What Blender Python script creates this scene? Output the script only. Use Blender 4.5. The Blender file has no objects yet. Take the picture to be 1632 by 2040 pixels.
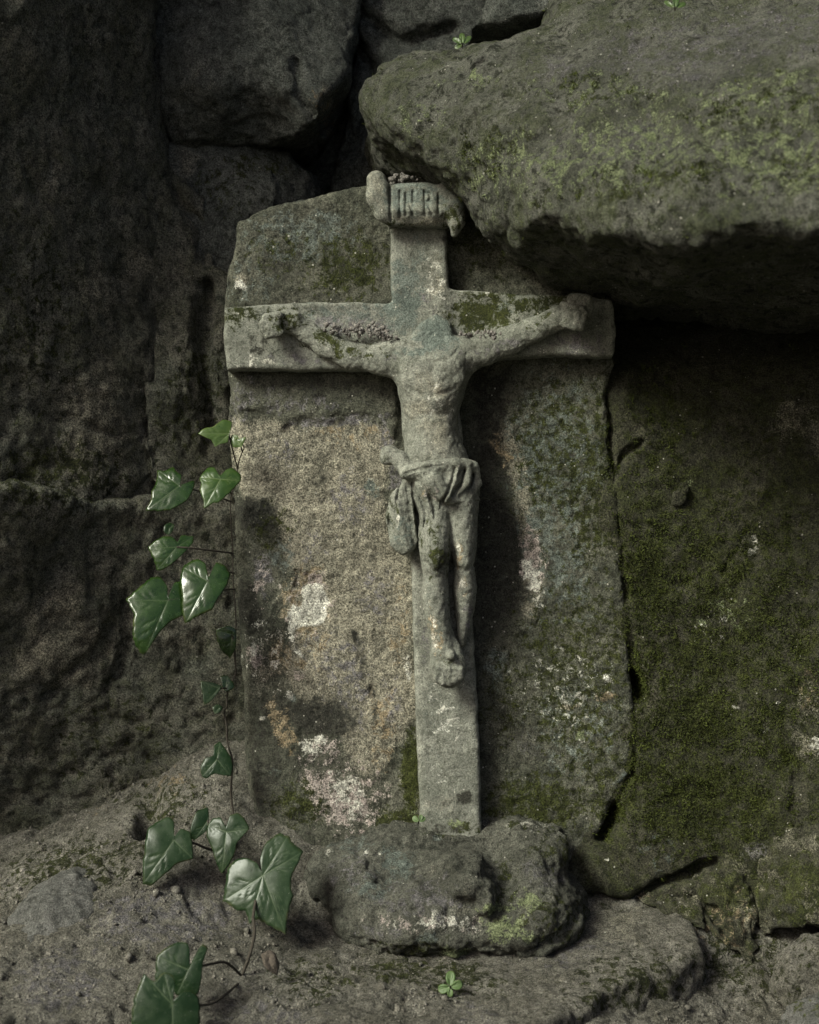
import bpy, math, random
import numpy as np
random.seed(4); RNG = np.random.default_rng(7)
C = bpy.context.scene.collection
R = math.radians

# ------------------------------------------------------------------ camera, sky, sun, exposure
CAMD, CZ, PX = 1.6, 0.51, 0.0005          # distance to the slab, camera height, metres per photo pixel at the slab
cam_d = bpy.data.cameras.new('camera'); cam = bpy.data.objects.new('camera', cam_d); C.objects.link(cam)
cam.location = (0, -CAMD, CZ); cam.rotation_euler = (R(90), 0, 0)
cam_d.sensor_fit = 'HORIZONTAL'; cam_d.sensor_width = 24.0
cam_d.lens = 24.0 * CAMD / (1632 * PX)
cam_d.clip_start = 0.05; cam_d.clip_end = 200
cam_d.dof.use_dof = True; cam_d.dof.focus_distance = CAMD - 0.03; cam_d.dof.aperture_fstop = 5.6
sc = bpy.context.scene; sc.camera = cam
SUN_EL, SUN_AZ = 38.0, 50.0               # elevation; degrees to the left of the view axis, from behind the camera
w = bpy.data.worlds.new('World'); sc.world = w; w.use_nodes = True
nt = w.node_tree; bg = nt.nodes['Background']
sky = nt.nodes.new('ShaderNodeTexSky'); sky.sky_type = 'NISHITA'; sky.sun_disc = False
sky.sun_elevation = R(SUN_EL); sky.sun_rotation = R(180 + SUN_AZ); sky.air_density = 0.8; sky.dust_density = 6.0; sky.ozone_density = 0.8
nt.links.new(sky.outputs[0], bg.inputs[0]); bg.inputs[1].default_value = 0.09
sun_d = bpy.data.lights.new('sun', 'SUN'); sun_d.energy = 3.9; sun_d.angle = R(20); sun_d.color = (0.96, 1.0, 0.85)
sun = bpy.data.objects.new('sun', sun_d); C.objects.link(sun); sun.location = (-2, -3, 4)
from mathutils import Vector
ldir = Vector((-math.sin(R(SUN_AZ))*math.cos(R(SUN_EL)), -math.cos(R(SUN_AZ))*math.cos(R(SUN_EL)), math.sin(R(SUN_EL))))
sun.rotation_euler = (-ldir).to_track_quat('-Z', 'Y').to_euler()
sc.view_settings.view_transform = 'Standard'; sc.view_settings.look = 'None'
sc.view_settings.gamma = 1; sc.view_settings.exposure = 0.48
sc.render.engine = 'CYCLES'; sc.cycles.use_denoising = True; sc.cycles.max_bounces = 5
sc.cycles.use_adaptive_sampling = True; sc.cycles.adaptive_threshold = 0.012

# ------------------------------------------------------------------ numeric helpers
def W(px, py, y=0.0):
    s = PX * (CAMD + y) / CAMD
    return (px - 816) * s, CZ + (1020 - py) * s
def W3(px, py, y): x, z = W(px, py, y); return np.array((x, y, z))

_G = RNG.normal(size=(64, 3)); _G /= np.linalg.norm(_G, axis=1)[:, None]; _G = _G.astype(np.float32)
def perlin(p):
    p = np.asarray(p, np.float32); i = np.floor(p); f = p - i; i = i.astype(np.int64)
    u = f*f*f*(f*(f*6-15)+10); out = np.zeros(len(p), np.float32)
    for a in (0, 1):
        for b in (0, 1):
            for c in (0, 1):
                h = ((i[:,0]+a)*73856093) ^ ((i[:,1]+b)*19349663) ^ ((i[:,2]+c)*83492791)
                h = (h ^ (h >> 13)) * 1274126177; h = (h ^ (h >> 16)) & 63
                g = _G[h]
                d = g[:,0]*(f[:,0]-a) + g[:,1]*(f[:,1]-b) + g[:,2]*(f[:,2]-c)
                wgt = (u[:,0] if a else 1-u[:,0]) * (u[:,1] if b else 1-u[:,1]) * (u[:,2] if c else 1-u[:,2])
                out += wgt*d
    return out * 1.6
def fbm(p, size, octv=4, gain=0.5, ridged=False, off=0.0):
    p = np.asarray(p, np.float32)/size + off; a = 1.0; s = 0.0; r = np.zeros(len(p), np.float32)
    for k in range(octv):
        n = perlin(p + 17.3*k)
        r += a*((1-2*np.abs(n)) if ridged else n); s += a; a *= gain; p = p*2.03
    return r/s
def seg_dist(x, z, pts):
    d = np.full(np.broadcast(x, z).shape, 1e3, np.float32)
    for (x0, z0), (x1, z1) in zip(pts[:-1], pts[1:]):
        dx, dz = x1-x0, z1-z0; L = dx*dx+dz*dz+1e-12
        t = np.clip(((x-x0)*dx+(z-z0)*dz)/L, 0, 1)
        d = np.minimum(d, np.hypot(x-x0-t*dx, z-z0-t*dz))
    return d
def poly_sd(x, z, pts):
    d = seg_dist(x, z, list(pts)+[pts[0]]); ins = np.zeros(d.shape, bool)
    n = len(pts)
    for k in range(n):
        x0, z0 = pts[k]; x1, z1 = pts[(k+1) % n]
        c = ((z0 > z) != (z1 > z))
        if z1 != z0: ins ^= c & (x < (x1-x0)*(z-z0)/(z1-z0)+x0)
    return np.where(ins, -d, d)
def smax(a, b, k):
    h = np.clip(0.5+0.5*(a-b)/k, 0, 1); return b*(1-h)+a*h + k*h*(1-h)
def smin(a, b, k): return -smax(-a, -b, k)
def sstep(a, b, x): t = np.clip((x-a)/(b-a), 0, 1); return t*t*(3-2*t)
class TPS:
    def __init__(s, pts, vals, smooth=0.0):
        s.p = np.array(pts, float); n = len(s.p)
        K = s.U(np.linalg.norm(s.p[:,None]-s.p[None], axis=2)) + np.eye(n)*smooth
        P = np.hstack([np.ones((n,1)), s.p]); A = np.block([[K, P], [P.T, np.zeros((3,3))]])
        s.w = np.linalg.solve(A, np.concatenate([np.array(vals, float), np.zeros(3)]))
    @staticmethod
    def U(r): return np.where(r > 1e-9, r*r*np.log(np.maximum(r, 1e-9)), 0)
    def __call__(s, a, b):
        a, b = np.broadcast_arrays(a, b); o = s.w[-3] + s.w[-2]*a + s.w[-1]*b
        for (x, y), wk in zip(s.p, s.w[:-3]): o = o + wk*s.U(np.hypot(a-x, b-y))
        return o
def depth_tps(pts):
    ws = [W(*p) for p in pts]; return TPS(ws, [p[2] for p in pts], 1e-4)

def surface_nets(D, org, h):
    D = D.astype(np.float32).copy()
    for ax in range(3):
        sl = [slice(None)]*3
        for e in (0, -1): sl[ax] = e; D[tuple(sl)] = np.maximum(D[tuple(sl)], h*0.5)
    S = D < 0
    nx, ny, nz = D.shape
    cnt = np.zeros((nx-1, ny-1, nz-1), np.int8)
    for a in (0,1):
        for b in (0,1):
            for c in (0,1): cnt += S[a:nx-1+a, b:ny-1+b, c:nz-1+c]
    I, J, K = np.nonzero((cnt > 0) & (cnt < 8)); M = len(I)
    idx = np.full(cnt.shape, -1, np.int32); idx[I, J, K] = np.arange(M)
    cor = np.array([(a,b,c) for a in (0,1) for b in (0,1) for c in (0,1)])
    V = np.stack([D[I+a, J+b, K+c] for a,b,c in cor], 1)
    P = np.zeros((M,3), np.float32); n = np.zeros(M, np.float32)
    for i in range(8):
        for j in range(i+1, 8):
            if np.abs(cor[i]-cor[j]).sum() != 1: continue
            m = (V[:,i] < 0) != (V[:,j] < 0)
            t = np.where(m, V[:,i]/np.where(m, V[:,i]-V[:,j], 1), 0)
            P += np.where(m[:,None], cor[i]+t[:,None]*(cor[j]-cor[i]), 0); n += m
    P /= n[:,None]
    P = (P + np.stack([I,J,K], 1))*h + np.array(org)
    F = []
    for ax in range(3):
        sl0 = [slice(None)]*3; sl1 = [slice(None)]*3; sl0[ax] = slice(0,-1); sl1[ax] = slice(1,None)
        A = S[tuple(sl0)]; B = S[tuple(sl1)]
        i, j, k = np.nonzero(A != B); sg = A[i,j,k]
        o1, o2 = [(1,2),(2,0),(0,1)][ax]
        base = np.stack([i,j,k],1); e1 = np.zeros(3,int); e1[o1] = 1; e2 = np.zeros(3,int); e2[o2] = 1
        ok = (base[:,o1] > 0) & (base[:,o2] > 0); base = base[ok]; sg = sg[ok]
        lim = np.array(cnt.shape); q = []
        for d in (e1+e2, e2, 0*e1, e1):
            c = base - d; c = np.minimum(c, lim-1); q.append(idx[c[:,0], c[:,1], c[:,2]])
        q = np.stack(q, 1); q[~sg] = q[~sg][:, ::-1]
        F.append(q[(q >= 0).all(1)])
    return P, np.concatenate(F)
def normals(P, F):
    a, b, c, d = (P[F[:,k]] for k in range(4)); fn = np.cross(c-a, d-b)
    N = np.zeros_like(P)
    for k in range(4):
        for x in range(3): N[:,x] += np.bincount(F[:,k], fn[:,x], len(P))
    return N/np.maximum(np.linalg.norm(N, axis=1), 1e-12)[:,None]
def relax(P, F, it=2, lam=0.5):
    e = np.concatenate([F[:,[0,1]], F[:,[1,2]], F[:,[2,3]], F[:,[3,0]]])
    e = np.concatenate([e, e[:, ::-1]]); deg = np.maximum(np.bincount(e[:,0], minlength=len(P)), 1)
    for _ in range(it):
        A = np.stack([np.bincount(e[:,0], P[e[:,1],x], len(P)) for x in range(3)], 1)/deg[:,None]
        P = P + lam*(A-P)
    return P
def mesh_obj(name, P, F, mat, attrs=None, parent=None, origin=None, smooth=True):
    P = np.asarray(P, np.float32)
    if origin is None: origin = tuple(float(v) for v in (P[:,0].mean(), P[:,1].mean(), P[:,2].min()))
    me = bpy.data.meshes.new(name); P = P - np.array(origin, np.float32); F = np.asarray(F, np.int32)
    k = F.shape[1]; me.vertices.add(len(P)); me.vertices.foreach_set('co', P.ravel())
    me.loops.add(F.size); me.loops.foreach_set('vertex_index', F.ravel())
    me.polygons.add(len(F)); me.polygons.foreach_set('loop_start', np.arange(0, F.size, k, dtype=np.int32))
    me.polygons.foreach_set('loop_total', np.full(len(F), k, np.int32))
    if smooth: me.polygons.foreach_set('use_smooth', np.ones(len(F), bool))
    me.update(); me.validate()
    for n, v in (attrs or {}).items():
        at = me.attributes.new(n, 'FLOAT', 'POINT'); at.data.foreach_set('value', np.asarray(v, np.float32))
    me.materials.append(mat)
    o = bpy.data.objects.new(name, me); C.objects.link(o)
    if parent is not None: o.parent = parent; o.location = Vector(origin) - parent_world(parent)
    else: o.location = origin
    return o
def parent_world(p):
    v = Vector(p.location)
    while p.parent: p = p.parent; v += Vector(p.location)
    return v
def tag(o, label=None, cat=None, group=None, kind=None):
    if label: o['label'] = label
    if cat: o['category'] = cat
    if group: o['group'] = group
    if kind: o['kind'] = kind
    return o
def grid(lo, hi, h):
    ax = [np.arange(l, u+h, h, dtype=np.float32) for l, u in zip(lo, hi)]
    return ax[0][:,None,None], ax[1][None,:,None], ax[2][None,None,:]
def build(name, lo, hi, h, fn, mat, disp=None, masks=None, parent=None, origin=None, rel=1, fuzz=None):
    X, Y, Z = grid(lo, hi, h)
    P, F = surface_nets(fn(X, Y, Z), lo, h)
    if rel: P = relax(P, F, rel)
    if disp is not None:
        N = normals(P, F); P = P + N*disp(P, N)[:,None]
    N = normals(P, F); A = masks(P, N) if masks else None
    o = mesh_obj(name, P, F, mat, A, parent, origin)
    if fuzz:                                # short moss blades where the moss grows
        cnt, ln, thr = fuzz
        pr = np.clip((A['moss'] + .9*fbm(P, .012, 3, .6, off=61) - thr)*3, 0, 1)*(P[:,1] < np.quantile(P[:,1], .7)); pr = pr/max(pr.sum(), 1e-6)
        k = RNG.choice(len(P), cnt, p=pr); B0 = P[k]+RNG.normal(size=(cnt,3))*.0011; d = N[k]*.8+RNG.normal(size=(cnt,3))*.55+np.array((0,0,.15)); d /= np.linalg.norm(d, axis=1)[:,None]
        sd = np.cross(d, RNG.normal(size=(cnt,3))); sd /= np.linalg.norm(sd, axis=1)[:,None]+1e-9
        L = ln*RNG.uniform(.5,1.3,(cnt,1)); wv = L*.17
        V = np.stack([B0-sd*wv-d*L*.2, B0+sd*wv-d*L*.2, B0+d*L*.8], 1).reshape(-1,3)
        m = mesh_obj('moss', V, np.arange(3*cnt).reshape(-1,3), M_MOSS, None, o, tuple(parent_world(o)), smooth=False); m['kind'] = 'stuff'
    return o

class Brush:                               # shaped stains and some painted shade, laid on the stone in its own plane
    def __init__(s, P, warp=9.0, y=0.0):
        k = PX*(CAMD+y)/CAMD
        s.x = 816 + P[:,0]/k; s.y = 1020 - (P[:,2]-CZ)/k
        s.x = s.x + warp*fbm(P, .02, 3); s.y = s.y + warp*fbm(P, .02, 3, off=31.7)
        s.z = np.zeros(len(P), np.float32)
    def blob(s, px, py, rx, ry=None, rot=0, v=1.0):
        ry = ry or rx; c, sn = math.cos(R(rot)), math.sin(R(rot))
        dx, dy = s.x-px, s.y-py; u = (dx*c+dy*sn)/rx; q = (-dx*sn+dy*c)/ry
        return v*np.clip(1.5-np.sqrt(u*u+q*q), 0, 1)
    def blobs(s, *a):
        m = s.z
        for b in a: m = np.maximum(m, s.blob(*b))
        return m
    def poly(s, pts, soft=30, v=1.0): return v*np.clip(0.5-poly_sd(s.x, s.y, pts)/soft, 0, 1)
    def line(s, pts, wd, v=1.0): return v*np.clip(1.5-seg_dist(s.x, s.y, pts)/wd, 0, 1)

# ------------------------------------------------------------------ materials
class NT:
    def __init__(s, name):
        s.m = bpy.data.materials.new(name); s.m.use_nodes = True; s.t = s.m.node_tree
        s.b = s.t.nodes['Principled BSDF']
    def n(s, typ, **kw):
        nd = s.t.nodes.new('ShaderNode'+typ)
        for k, v in kw.items(): setattr(nd, k, v)
        return nd
    def l(s, a, b): s.t.links.new(a, b)
    def math(s, op, a, b=None, c=None, clamp=False):
        nd = s.n('Math', operation=op, use_clamp=clamp)
        for i, v in enumerate((a, b, c)):
            if v is None: continue
            if isinstance(v, (int, float)): nd.inputs[i].default_value = v
            else: s.l(v, nd.inputs[i])
        return nd.outputs[0]
    def mix(s, f, a, b, blend='MIX'):
        nd = s.n('Mix', data_type='RGBA', blend_type=blend)
        for i, v in ((0, f), (6, a), (7, b)):
            if isinstance(v, (int, float)): nd.inputs[i].default_value = v
            elif isinstance(v, tuple): nd.inputs[i].default_value = (*v, 1)
            else: s.l(v, nd.inputs[i])
        return nd.outputs[2]
    def noise(s, co, scale, detail=5, rough=.6, dist=0):
        nd = s.n('TexNoise'); s.l(co, nd.inputs['Vector']); nd.inputs['Scale'].default_value = scale
        nd.inputs['Detail'].default_value = detail; nd.inputs['Roughness'].default_value = rough; nd.inputs['Distortion'].default_value = dist
        sp = s.n('SeparateColor'); s.l(nd.outputs['Color'], sp.inputs[0])
        return [nd.outputs['Fac'], sp.outputs[0], sp.outputs[1], sp.outputs[2]]
    def attr(s, name): nd = s.n('Attribute', attribute_name=name); return nd.outputs['Fac']

LAYERS = [  # attribute, colour a, colour b, noise, channel, amount, contrast
    ('tan',   (.120,.114,.088), (.300,.278,.216), 'A', 1, 1.6, 3),
    ('vio',   (.115,.110,.112), (.190,.178,.180), 'B', 2, 2.2, 4),
    ('teal',  (.082,.100,.088), (.150,.168,.148), 'B', 3, 2.4, 4),
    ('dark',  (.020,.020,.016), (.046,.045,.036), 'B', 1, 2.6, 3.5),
    ('moss',  (.020,.024,.007), (.046,.052,.015), 'B', 2, 2.8, 4),
    ('ochre', (.190,.150,.092), (.275,.222,.145), 'B', 3, 2.6, 4),
    ('pink',  (.200,.165,.150), (.320,.280,.255), 'B', 1, 2.8, 4),
    ('white', (.320,.310,.260), (.600,.585,.520), 'B', 3, 2.6, 5),
    ('lime',  (.090,.108,.052), (.180,.204,.112), 'B', 1, 2.4, 5),
]
def stone(name, c1, c2, c3, layers=(), speck=.05, bump=1.0, grain=1.0, mossmix=0.0, spread=1.0, mosscol=(.036,.040,.014)):
    t = NT(name); tc = t.n('TexCoord').outputs['Object']
    A = t.noise(tc, 22, 6, .62, .4); B = t.noise(tc, 110, 6, .70, .3); D = t.noise(tc, 640, 3, .8)
    N = {'A': A, 'B': B, 'D': D}
    f = t.math('MULTIPLY_ADD', t.math('SUBTRACT', A[0], .5), 4.0, .5, True)
    col = t.mix(f, c1, c2)
    f = t.math('MULTIPLY_ADD', t.math('SUBTRACT', B[2], .53), 6.0*spread, .25, True)
    col = t.mix(f, col, c3)
    if mossmix:
        v = t.math('ADD', t.math('MULTIPLY', A[3], 1.0), t.math('MULTIPLY', B[1], .9))
        f = t.math('MULTIPLY', t.math('MULTIPLY_ADD', t.math('SUBTRACT', v, .98), 7.0, .5, True), mossmix)
        col = t.mix(f, col, mosscol)
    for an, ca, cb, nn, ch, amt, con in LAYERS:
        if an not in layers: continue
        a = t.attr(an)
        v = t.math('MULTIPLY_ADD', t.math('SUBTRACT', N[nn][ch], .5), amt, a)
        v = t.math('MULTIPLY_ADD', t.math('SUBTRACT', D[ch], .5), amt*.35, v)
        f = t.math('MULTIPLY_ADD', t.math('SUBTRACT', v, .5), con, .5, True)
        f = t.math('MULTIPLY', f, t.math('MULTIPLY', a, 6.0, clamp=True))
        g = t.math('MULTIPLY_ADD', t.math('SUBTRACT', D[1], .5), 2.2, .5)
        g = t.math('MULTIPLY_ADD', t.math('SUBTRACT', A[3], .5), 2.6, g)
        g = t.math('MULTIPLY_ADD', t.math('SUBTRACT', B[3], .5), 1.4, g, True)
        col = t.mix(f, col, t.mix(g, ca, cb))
    # sand grain, pits and pale grains
    g = t.math('MULTIPLY_ADD', t.math('SUBTRACT', D[0], .5), 4.0*grain, 1.02)
    g2 = t.math('MULTIPLY_ADD', t.math('SUBTRACT', B[0], .5), 2.2*grain, 1.0)
    g = t.math('MAXIMUM', t.math('MULTIPLY', g, g2), .18)
    sc_ = t.n('VectorMath', operation='SCALE'); t.l(col, sc_.inputs[0]); t.l(g, sc_.inputs['Scale']); col = sc_.outputs[0]
    vo = t.n('TexVoronoi'); t.l(tc, vo.inputs['Vector']); vo.inputs['Scale'].default_value = 330
    sp = t.n('SeparateColor'); t.l(vo.outputs['Color'], sp.inputs[0])
    pr = t.math('MULTIPLY', t.math('MULTIPLY_ADD', t.math('SUBTRACT', A[2], .5), 5.0, .35, True), speck*1.1)
    f = t.math('MULTIPLY', t.math('LESS_THAN', vo.outputs['Distance'], t.math('MULTIPLY_ADD', sp.outputs[1], .26, .08)), t.math('LESS_THAN', sp.outputs[0], pr))
    col = t.mix(t.math('MULTIPLY', f, .75), col, (.50, .48, .42))
    pf = t.math('MULTIPLY', t.math('LESS_THAN', vo.outputs['Distance'], t.math('MULTIPLY_ADD', sp.outputs[1], .40, .10)), t.math('LESS_THAN', sp.outputs[2], t.math('MULTIPLY_ADD', t.math('SUBTRACT', B[1], .45), 1.2, .10, True)))
    col = t.mix(t.math('MULTIPLY', pf, .40*min(grain, 1.2)), col, (.018, .018, .013))
    t.l(col, t.b.inputs['Base Color'])
    t.b.inputs['Roughness'].default_value = .88; t.b.inputs['Specular IOR Level'].default_value = .22
    h = t.math('ADD', t.math('MULTIPLY', B[0], .42), t.math('MULTIPLY', D[0], .55))
    h = t.math('MULTIPLY_ADD', pf, -.10, t.math('MULTIPLY_ADD', vo.outputs['Distance'], -.06, h))
    bp = t.n('Bump'); bp.inputs['Strength'].default_value = .9*bump; bp.inputs['Distance'].default_value = .006
    t.l(h, bp.inputs['Height']); t.l(bp.outputs[0], t.b.inputs['Normal'])
    return t.m
ALL = [l[0] for l in LAYERS]
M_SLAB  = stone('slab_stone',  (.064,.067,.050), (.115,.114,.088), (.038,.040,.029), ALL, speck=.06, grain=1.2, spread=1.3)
M_CARVE = stone('carved_stone',(.162,.168,.140), (.228,.230,.196), (.098,.102,.082), ALL, speck=.05, bump=.8, grain=.75)
M_BASE  = stone('base_stone',  (.072,.073,.058), (.125,.124,.102), (.040,.042,.033), ALL, speck=.06, bump=1.4, grain=1.1, spread=1.3)
M_LEFT  = stone('left_rock',   (.130,.134,.108), (.215,.205,.165), (.060,.064,.050), ('tan','moss','dark'), speck=.02, mossmix=.45, bump=1.8, grain=1.5, spread=1.4)
M_BACK  = stone('back_rock',   (.100,.108,.096), (.155,.160,.142), (.058,.064,.054), ('tan','moss','ochre'), speck=.01, bump=1.7, grain=1.4, spread=1.3)
M_BOULD = stone('boulder_rock',(.080,.083,.064), (.165,.164,.138), (.030,.032,.022), ('moss','dark','vio','lime'), speck=.10, mossmix=.65, bump=1.6, mosscol=(.058,.068,.030), spread=1.9)
M_RIGHT = stone('mossy_rock',  (.042,.043,.026), (.078,.075,.052), (.022,.025,.010), ALL, speck=.05, mossmix=.6, mosscol=(.027,.032,.008), grain=1.4, bump=1.3, spread=1.4)
M_SOIL  = stone('soil',        (.150,.142,.115), (.235,.222,.190), (.085,.080,.062), ('tan','moss','dark','vio','ochre','white'), speck=.12, bump=1.8, grain=1.2)
M_GRIT  = stone('grit',        (.150,.140,.118), (.215,.202,.178), (.090,.082,.066), (), speck=.1)
M_STONE = stone('grey_stone',  (.085,.085,.078), (.125,.122,.114), (.052,.052,.046), ('moss',), speck=.03)
M_PINKG = stone('crumb_stone', (.190,.175,.160), (.270,.250,.230), (.110,.102,.092), (), speck=.05)

def leaf_mat(name, a, b, vein, rough=.3, spec=.5, dust=.45):
    t = NT(name); tc = t.n('TexCoord').outputs['Object']; rnd = t.n('ObjectInfo').outputs['Random']
    N = t.noise(tc, 70, 5, .65); D = t.noise(tc, 700, 3, .7)
    f = t.math('MULTIPLY_ADD', t.math('SUBTRACT', N[0], .5), 3.5, t.math('MULTIPLY_ADD', rnd, .7, .15), True)
    col = t.mix(f, a, b)
    col = t.mix(t.math('MULTIPLY', t.attr('vein'), .72), col, vein)
    e = t.math('MULTIPLY', t.attr('rim'), t.math('MULTIPLY_ADD', t.math('SUBTRACT', N[2], .5), 6, .4, True))
    col = t.mix(t.math('MULTIPLY', e, .35), col, (.13,.115,.055))
    d = t.math('MULTIPLY_ADD', t.math('SUBTRACT', D[2], .62), 9, 0, True)
    d = t.math('MULTIPLY', d, t.math('MULTIPLY_ADD', t.math('SUBTRACT', N[3], .45), 5, .3, True))
    col = t.mix(t.math('MULTIPLY', d, dust), col, (.22,.23,.19))
    t.l(col, t.b.inputs['Base Color'])
    r = t.math('MULTIPLY_ADD', N[1], .30, rough-.15); r = t.math('MULTIPLY_ADD', d, .3, r); t.l(r, t.b.inputs['Roughness'])
    t.b.inputs['Specular IOR Level'].default_value = spec
    bp = t.n('Bump'); bp.inputs['Strength'].default_value = .28; bp.inputs['Distance'].default_value = .0012
    t.l(t.math('MULTIPLY_ADD', t.attr('vein'), -.4, t.math('MULTIPLY_ADD', D[0], .12, N[0])), bp.inputs['Height']); t.l(bp.outputs[0], t.b.inputs['Normal'])
    return t.m
M_IVY  = leaf_mat('ivy_leaf', (.007,.020,.003), (.017,.038,.007), (.045,.068,.028), .24, .42, .25)
M_IVY2 = leaf_mat('ivy_leaf_dusty', (.007,.018,.006), (.019,.034,.015), (.060,.082,.045), .32, .20, .55)
M_IVY3 = leaf_mat('ivy_leaf_young', (.018,.042,.006), (.042,.072,.013), (.085,.115,.045), .32, .42, .2)
M_SEED = leaf_mat('seedling_leaf', (.040,.075,.020), (.075,.115,.042), (.12,.16,.08), .5, .3, .3)
def moss_mat():
    t = NT('moss_blades'); tc = t.n('TexCoord').outputs['Object']; N = t.noise(tc, 60, 4, .7); D = t.noise(tc, 900, 2, .7)
    f = t.math('MULTIPLY_ADD', t.math('SUBTRACT', N[0], .5), 3, D[0], True)
    t.l(t.mix(f, (.020,.025,.006), (.062,.076,.016)), t.b.inputs['Base Color']); t.b.inputs['Roughness'].default_value = .8; t.b.inputs['Specular IOR Level'].default_value = .15
    return t.m
M_MOSS = moss_mat()
def bark_mat(name, a, b):
    t = NT(name); tc = t.n('TexCoord').outputs['Object']; N = t.noise(tc, 300, 5, .7)
    t.l(t.mix(t.math('MULTIPLY_ADD', t.math('SUBTRACT', N[0], .5), 4, .5, True), a, b), t.b.inputs['Base Color'])
    t.b.inputs['Roughness'].default_value = .8
    bp = t.n('Bump'); bp.inputs['Distance'].default_value = .002; t.l(N[0], bp.inputs['Height']); t.l(bp.outputs[0], t.b.inputs['Normal'])
    return t.m
M_BARK = bark_mat('vine_bark', (.050,.042,.026), (.095,.085,.050))
M_DARKBARK = bark_mat('dark_stem', (.020,.016,.010), (.038,.030,.020))
M_DRY = bark_mat('dry_leaf', (.045,.034,.025), (.085,.068,.052))

# ------------------------------------------------------------------ rocks in front view: outline + depth map
def rockify(big=.012, mid=.006, fine=.0022, pit=.002, seed=0.0):
    def f(P, N):
        d = big*fbm(P, .14, 3, off=seed) + mid*fbm(P, .045, 3, .55, off=seed+3.1) + fine*fbm(P, .012, 3, .6, off=seed+9)
        r = fbm(P, .035, 3, .6, ridged=True, off=seed+21)
        return d - pit*np.clip(r-.35, 0, 1)*3
    return f
def front_rock(name, outline, depth, back, mat, h=.0035, rnd=.02, grooves=(), disp=None, masks=None, seed=0.0, yref=None, parent=None, fuzz=None):
    yr = yref if yref is not None else float(np.mean([d[2] for d in depth]))
    pts = [W(p[0], p[1], p[2] if len(p) > 2 else yr) for p in outline]
    dm = depth_tps(depth); xs = [p[0] for p in pts]; zs = [p[1] for p in pts]
    lo = (min(xs)-.02, min(d[2] for d in depth)-.06, min(zs)-.02); hi = (max(xs)+.02, back+.01, max(zs)+.02)
    def fn(X, Y, Z):
        x2, z2 = X[:,0,:], Z[:,0,:]
        q = np.stack(np.broadcast_arrays(x2, 0*x2+.0, z2), -1).reshape(-1, 3)
        edge = (fbm(q, .05, 3, off=seed+50)*.010).reshape(np.broadcast(x2, z2).shape)
        d2 = poly_sd(x2, z2, pts) + edge
        yf = np.clip(dm(x2, z2), lo[1]+.04, back-.01).astype(np.float32)
        for g, wd, dp in grooves:
            dd = seg_dist(x2, z2, [W(a, b, yr) for a, b in g]) + edge*.35
            yf = yf + dp*np.exp(-(dd/(wd*PX))**2)
        D = smax(d2[:,None,:], yf[:,None,:]-Y, rnd)
        return np.maximum(D, Y-back)
    return build(name, lo, hi, h, fn, mat, disp or rockify(seed=seed), masks, parent, fuzz=fuzz)

# ================================================================== THE PLACE
# ---- ground: one sheet, fine in front of the niche, coarse towards the horizon
GP = [(-300,1760,.08),(0,1690,.06),(150,1640,.06),(300,1570,.05),(420,1500,.05),(480,1540,.02),(-300,1900,-.1),(0,1850,-.12),(200,1800,-.11),(400,1745,-.06),
      (490,1690,-.02),(-300,2080,-.3),(0,2055,-.3),(300,2085,-.28),(500,1900,-.14),(500,2070,-.28),(640,1860,-.08),(640,1970,-.2),
      (800,1915,-.12),(800,2040,-.27),(1000,1965,-.16),(1250,1780,.0),(1400,1770,.0),(1470,1890,-.04),(1450,2040,-.12),(1632,2040,-.12),(1350,2040,-.16),(1632,1830,.0),(2000,2000,-.15),(2000,1830,0),(1300,2150,-.26)]
_g = [W3(*p) for p in GP]
g_tps = TPS([(p[0], p[1]) for p in _g] + [(-.3,-.6),(0,-.7),(.4,-.6),(-.6,-.5),(.8,-.5),(-.5,.3),(0,.3),(.5,.3)],
            [p[2] for p in _g] + [.06,.05,.0,.06,.0,.24,.15,.10], 2e-4)
def ground_z(x, y):
    far = sstep(.5, 1.1, np.hypot(x, y+.1))
    z = np.clip(g_tps(x, y), -.05, .32)*(1-far) + far*.02*np.ones_like(x)
    P = np.stack([x, y, 0*x], -1).reshape(-1, 3)
    n = .010*fbm(P, .10, 4, .55) + .0045*fbm(P, .022, 3, .6, off=5) + .0022*fbm(P, .007, 2, .6, off=8)
    n += .016*np.clip(fbm(P, .06, 3, off=44)-.15, 0, 1) - .010*np.clip(fbm(P, .05, 3, .6, ridged=True, off=46)-.55, 0, 1)*2
    n -= .05*np.exp(-(np.hypot((x.ravel()+.262)/.010, (y.ravel()-.012)/.022))**2)
    return z + (n.reshape(np.shape(x)))*(1+2*far)
def spread(lo, hi, h, far, n):
    g = np.geomspace(h, far, n); g = np.cumsum(g*(far/g.sum()))
    return np.concatenate([lo-g[::-1], np.arange(lo, hi, h), hi+g])
gx = spread(-.50, .52, .0026, 30, 40); gy = np.concatenate([-.52-np.cumsum(np.geomspace(.004, 5, 36))[::-1], np.arange(-.52, .16, .0026), .16+np.cumsum(np.geomspace(.004, 5, 30))])
GX, GY = np.meshgrid(gx, gy, indexing='ij'); GZ = ground_z(GX, GY)
P = np.stack([GX, GY, GZ], -1).reshape(-1, 3); nxg, nyg = GX.shape
ii = np.arange(nxg*nyg).reshape(nxg, nyg)
F = np.stack([ii[:-1,:-1], ii[1:,:-1], ii[1:,1:], ii[:-1,1:]], -1).reshape(-1, 4)
def ground_px(P):
    s = CAMD/(CAMD+np.maximum(P[:,1], -1.2))/PX
    return 816+P[:,0]*s, 1020-(P[:,2]-CZ)*s
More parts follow.
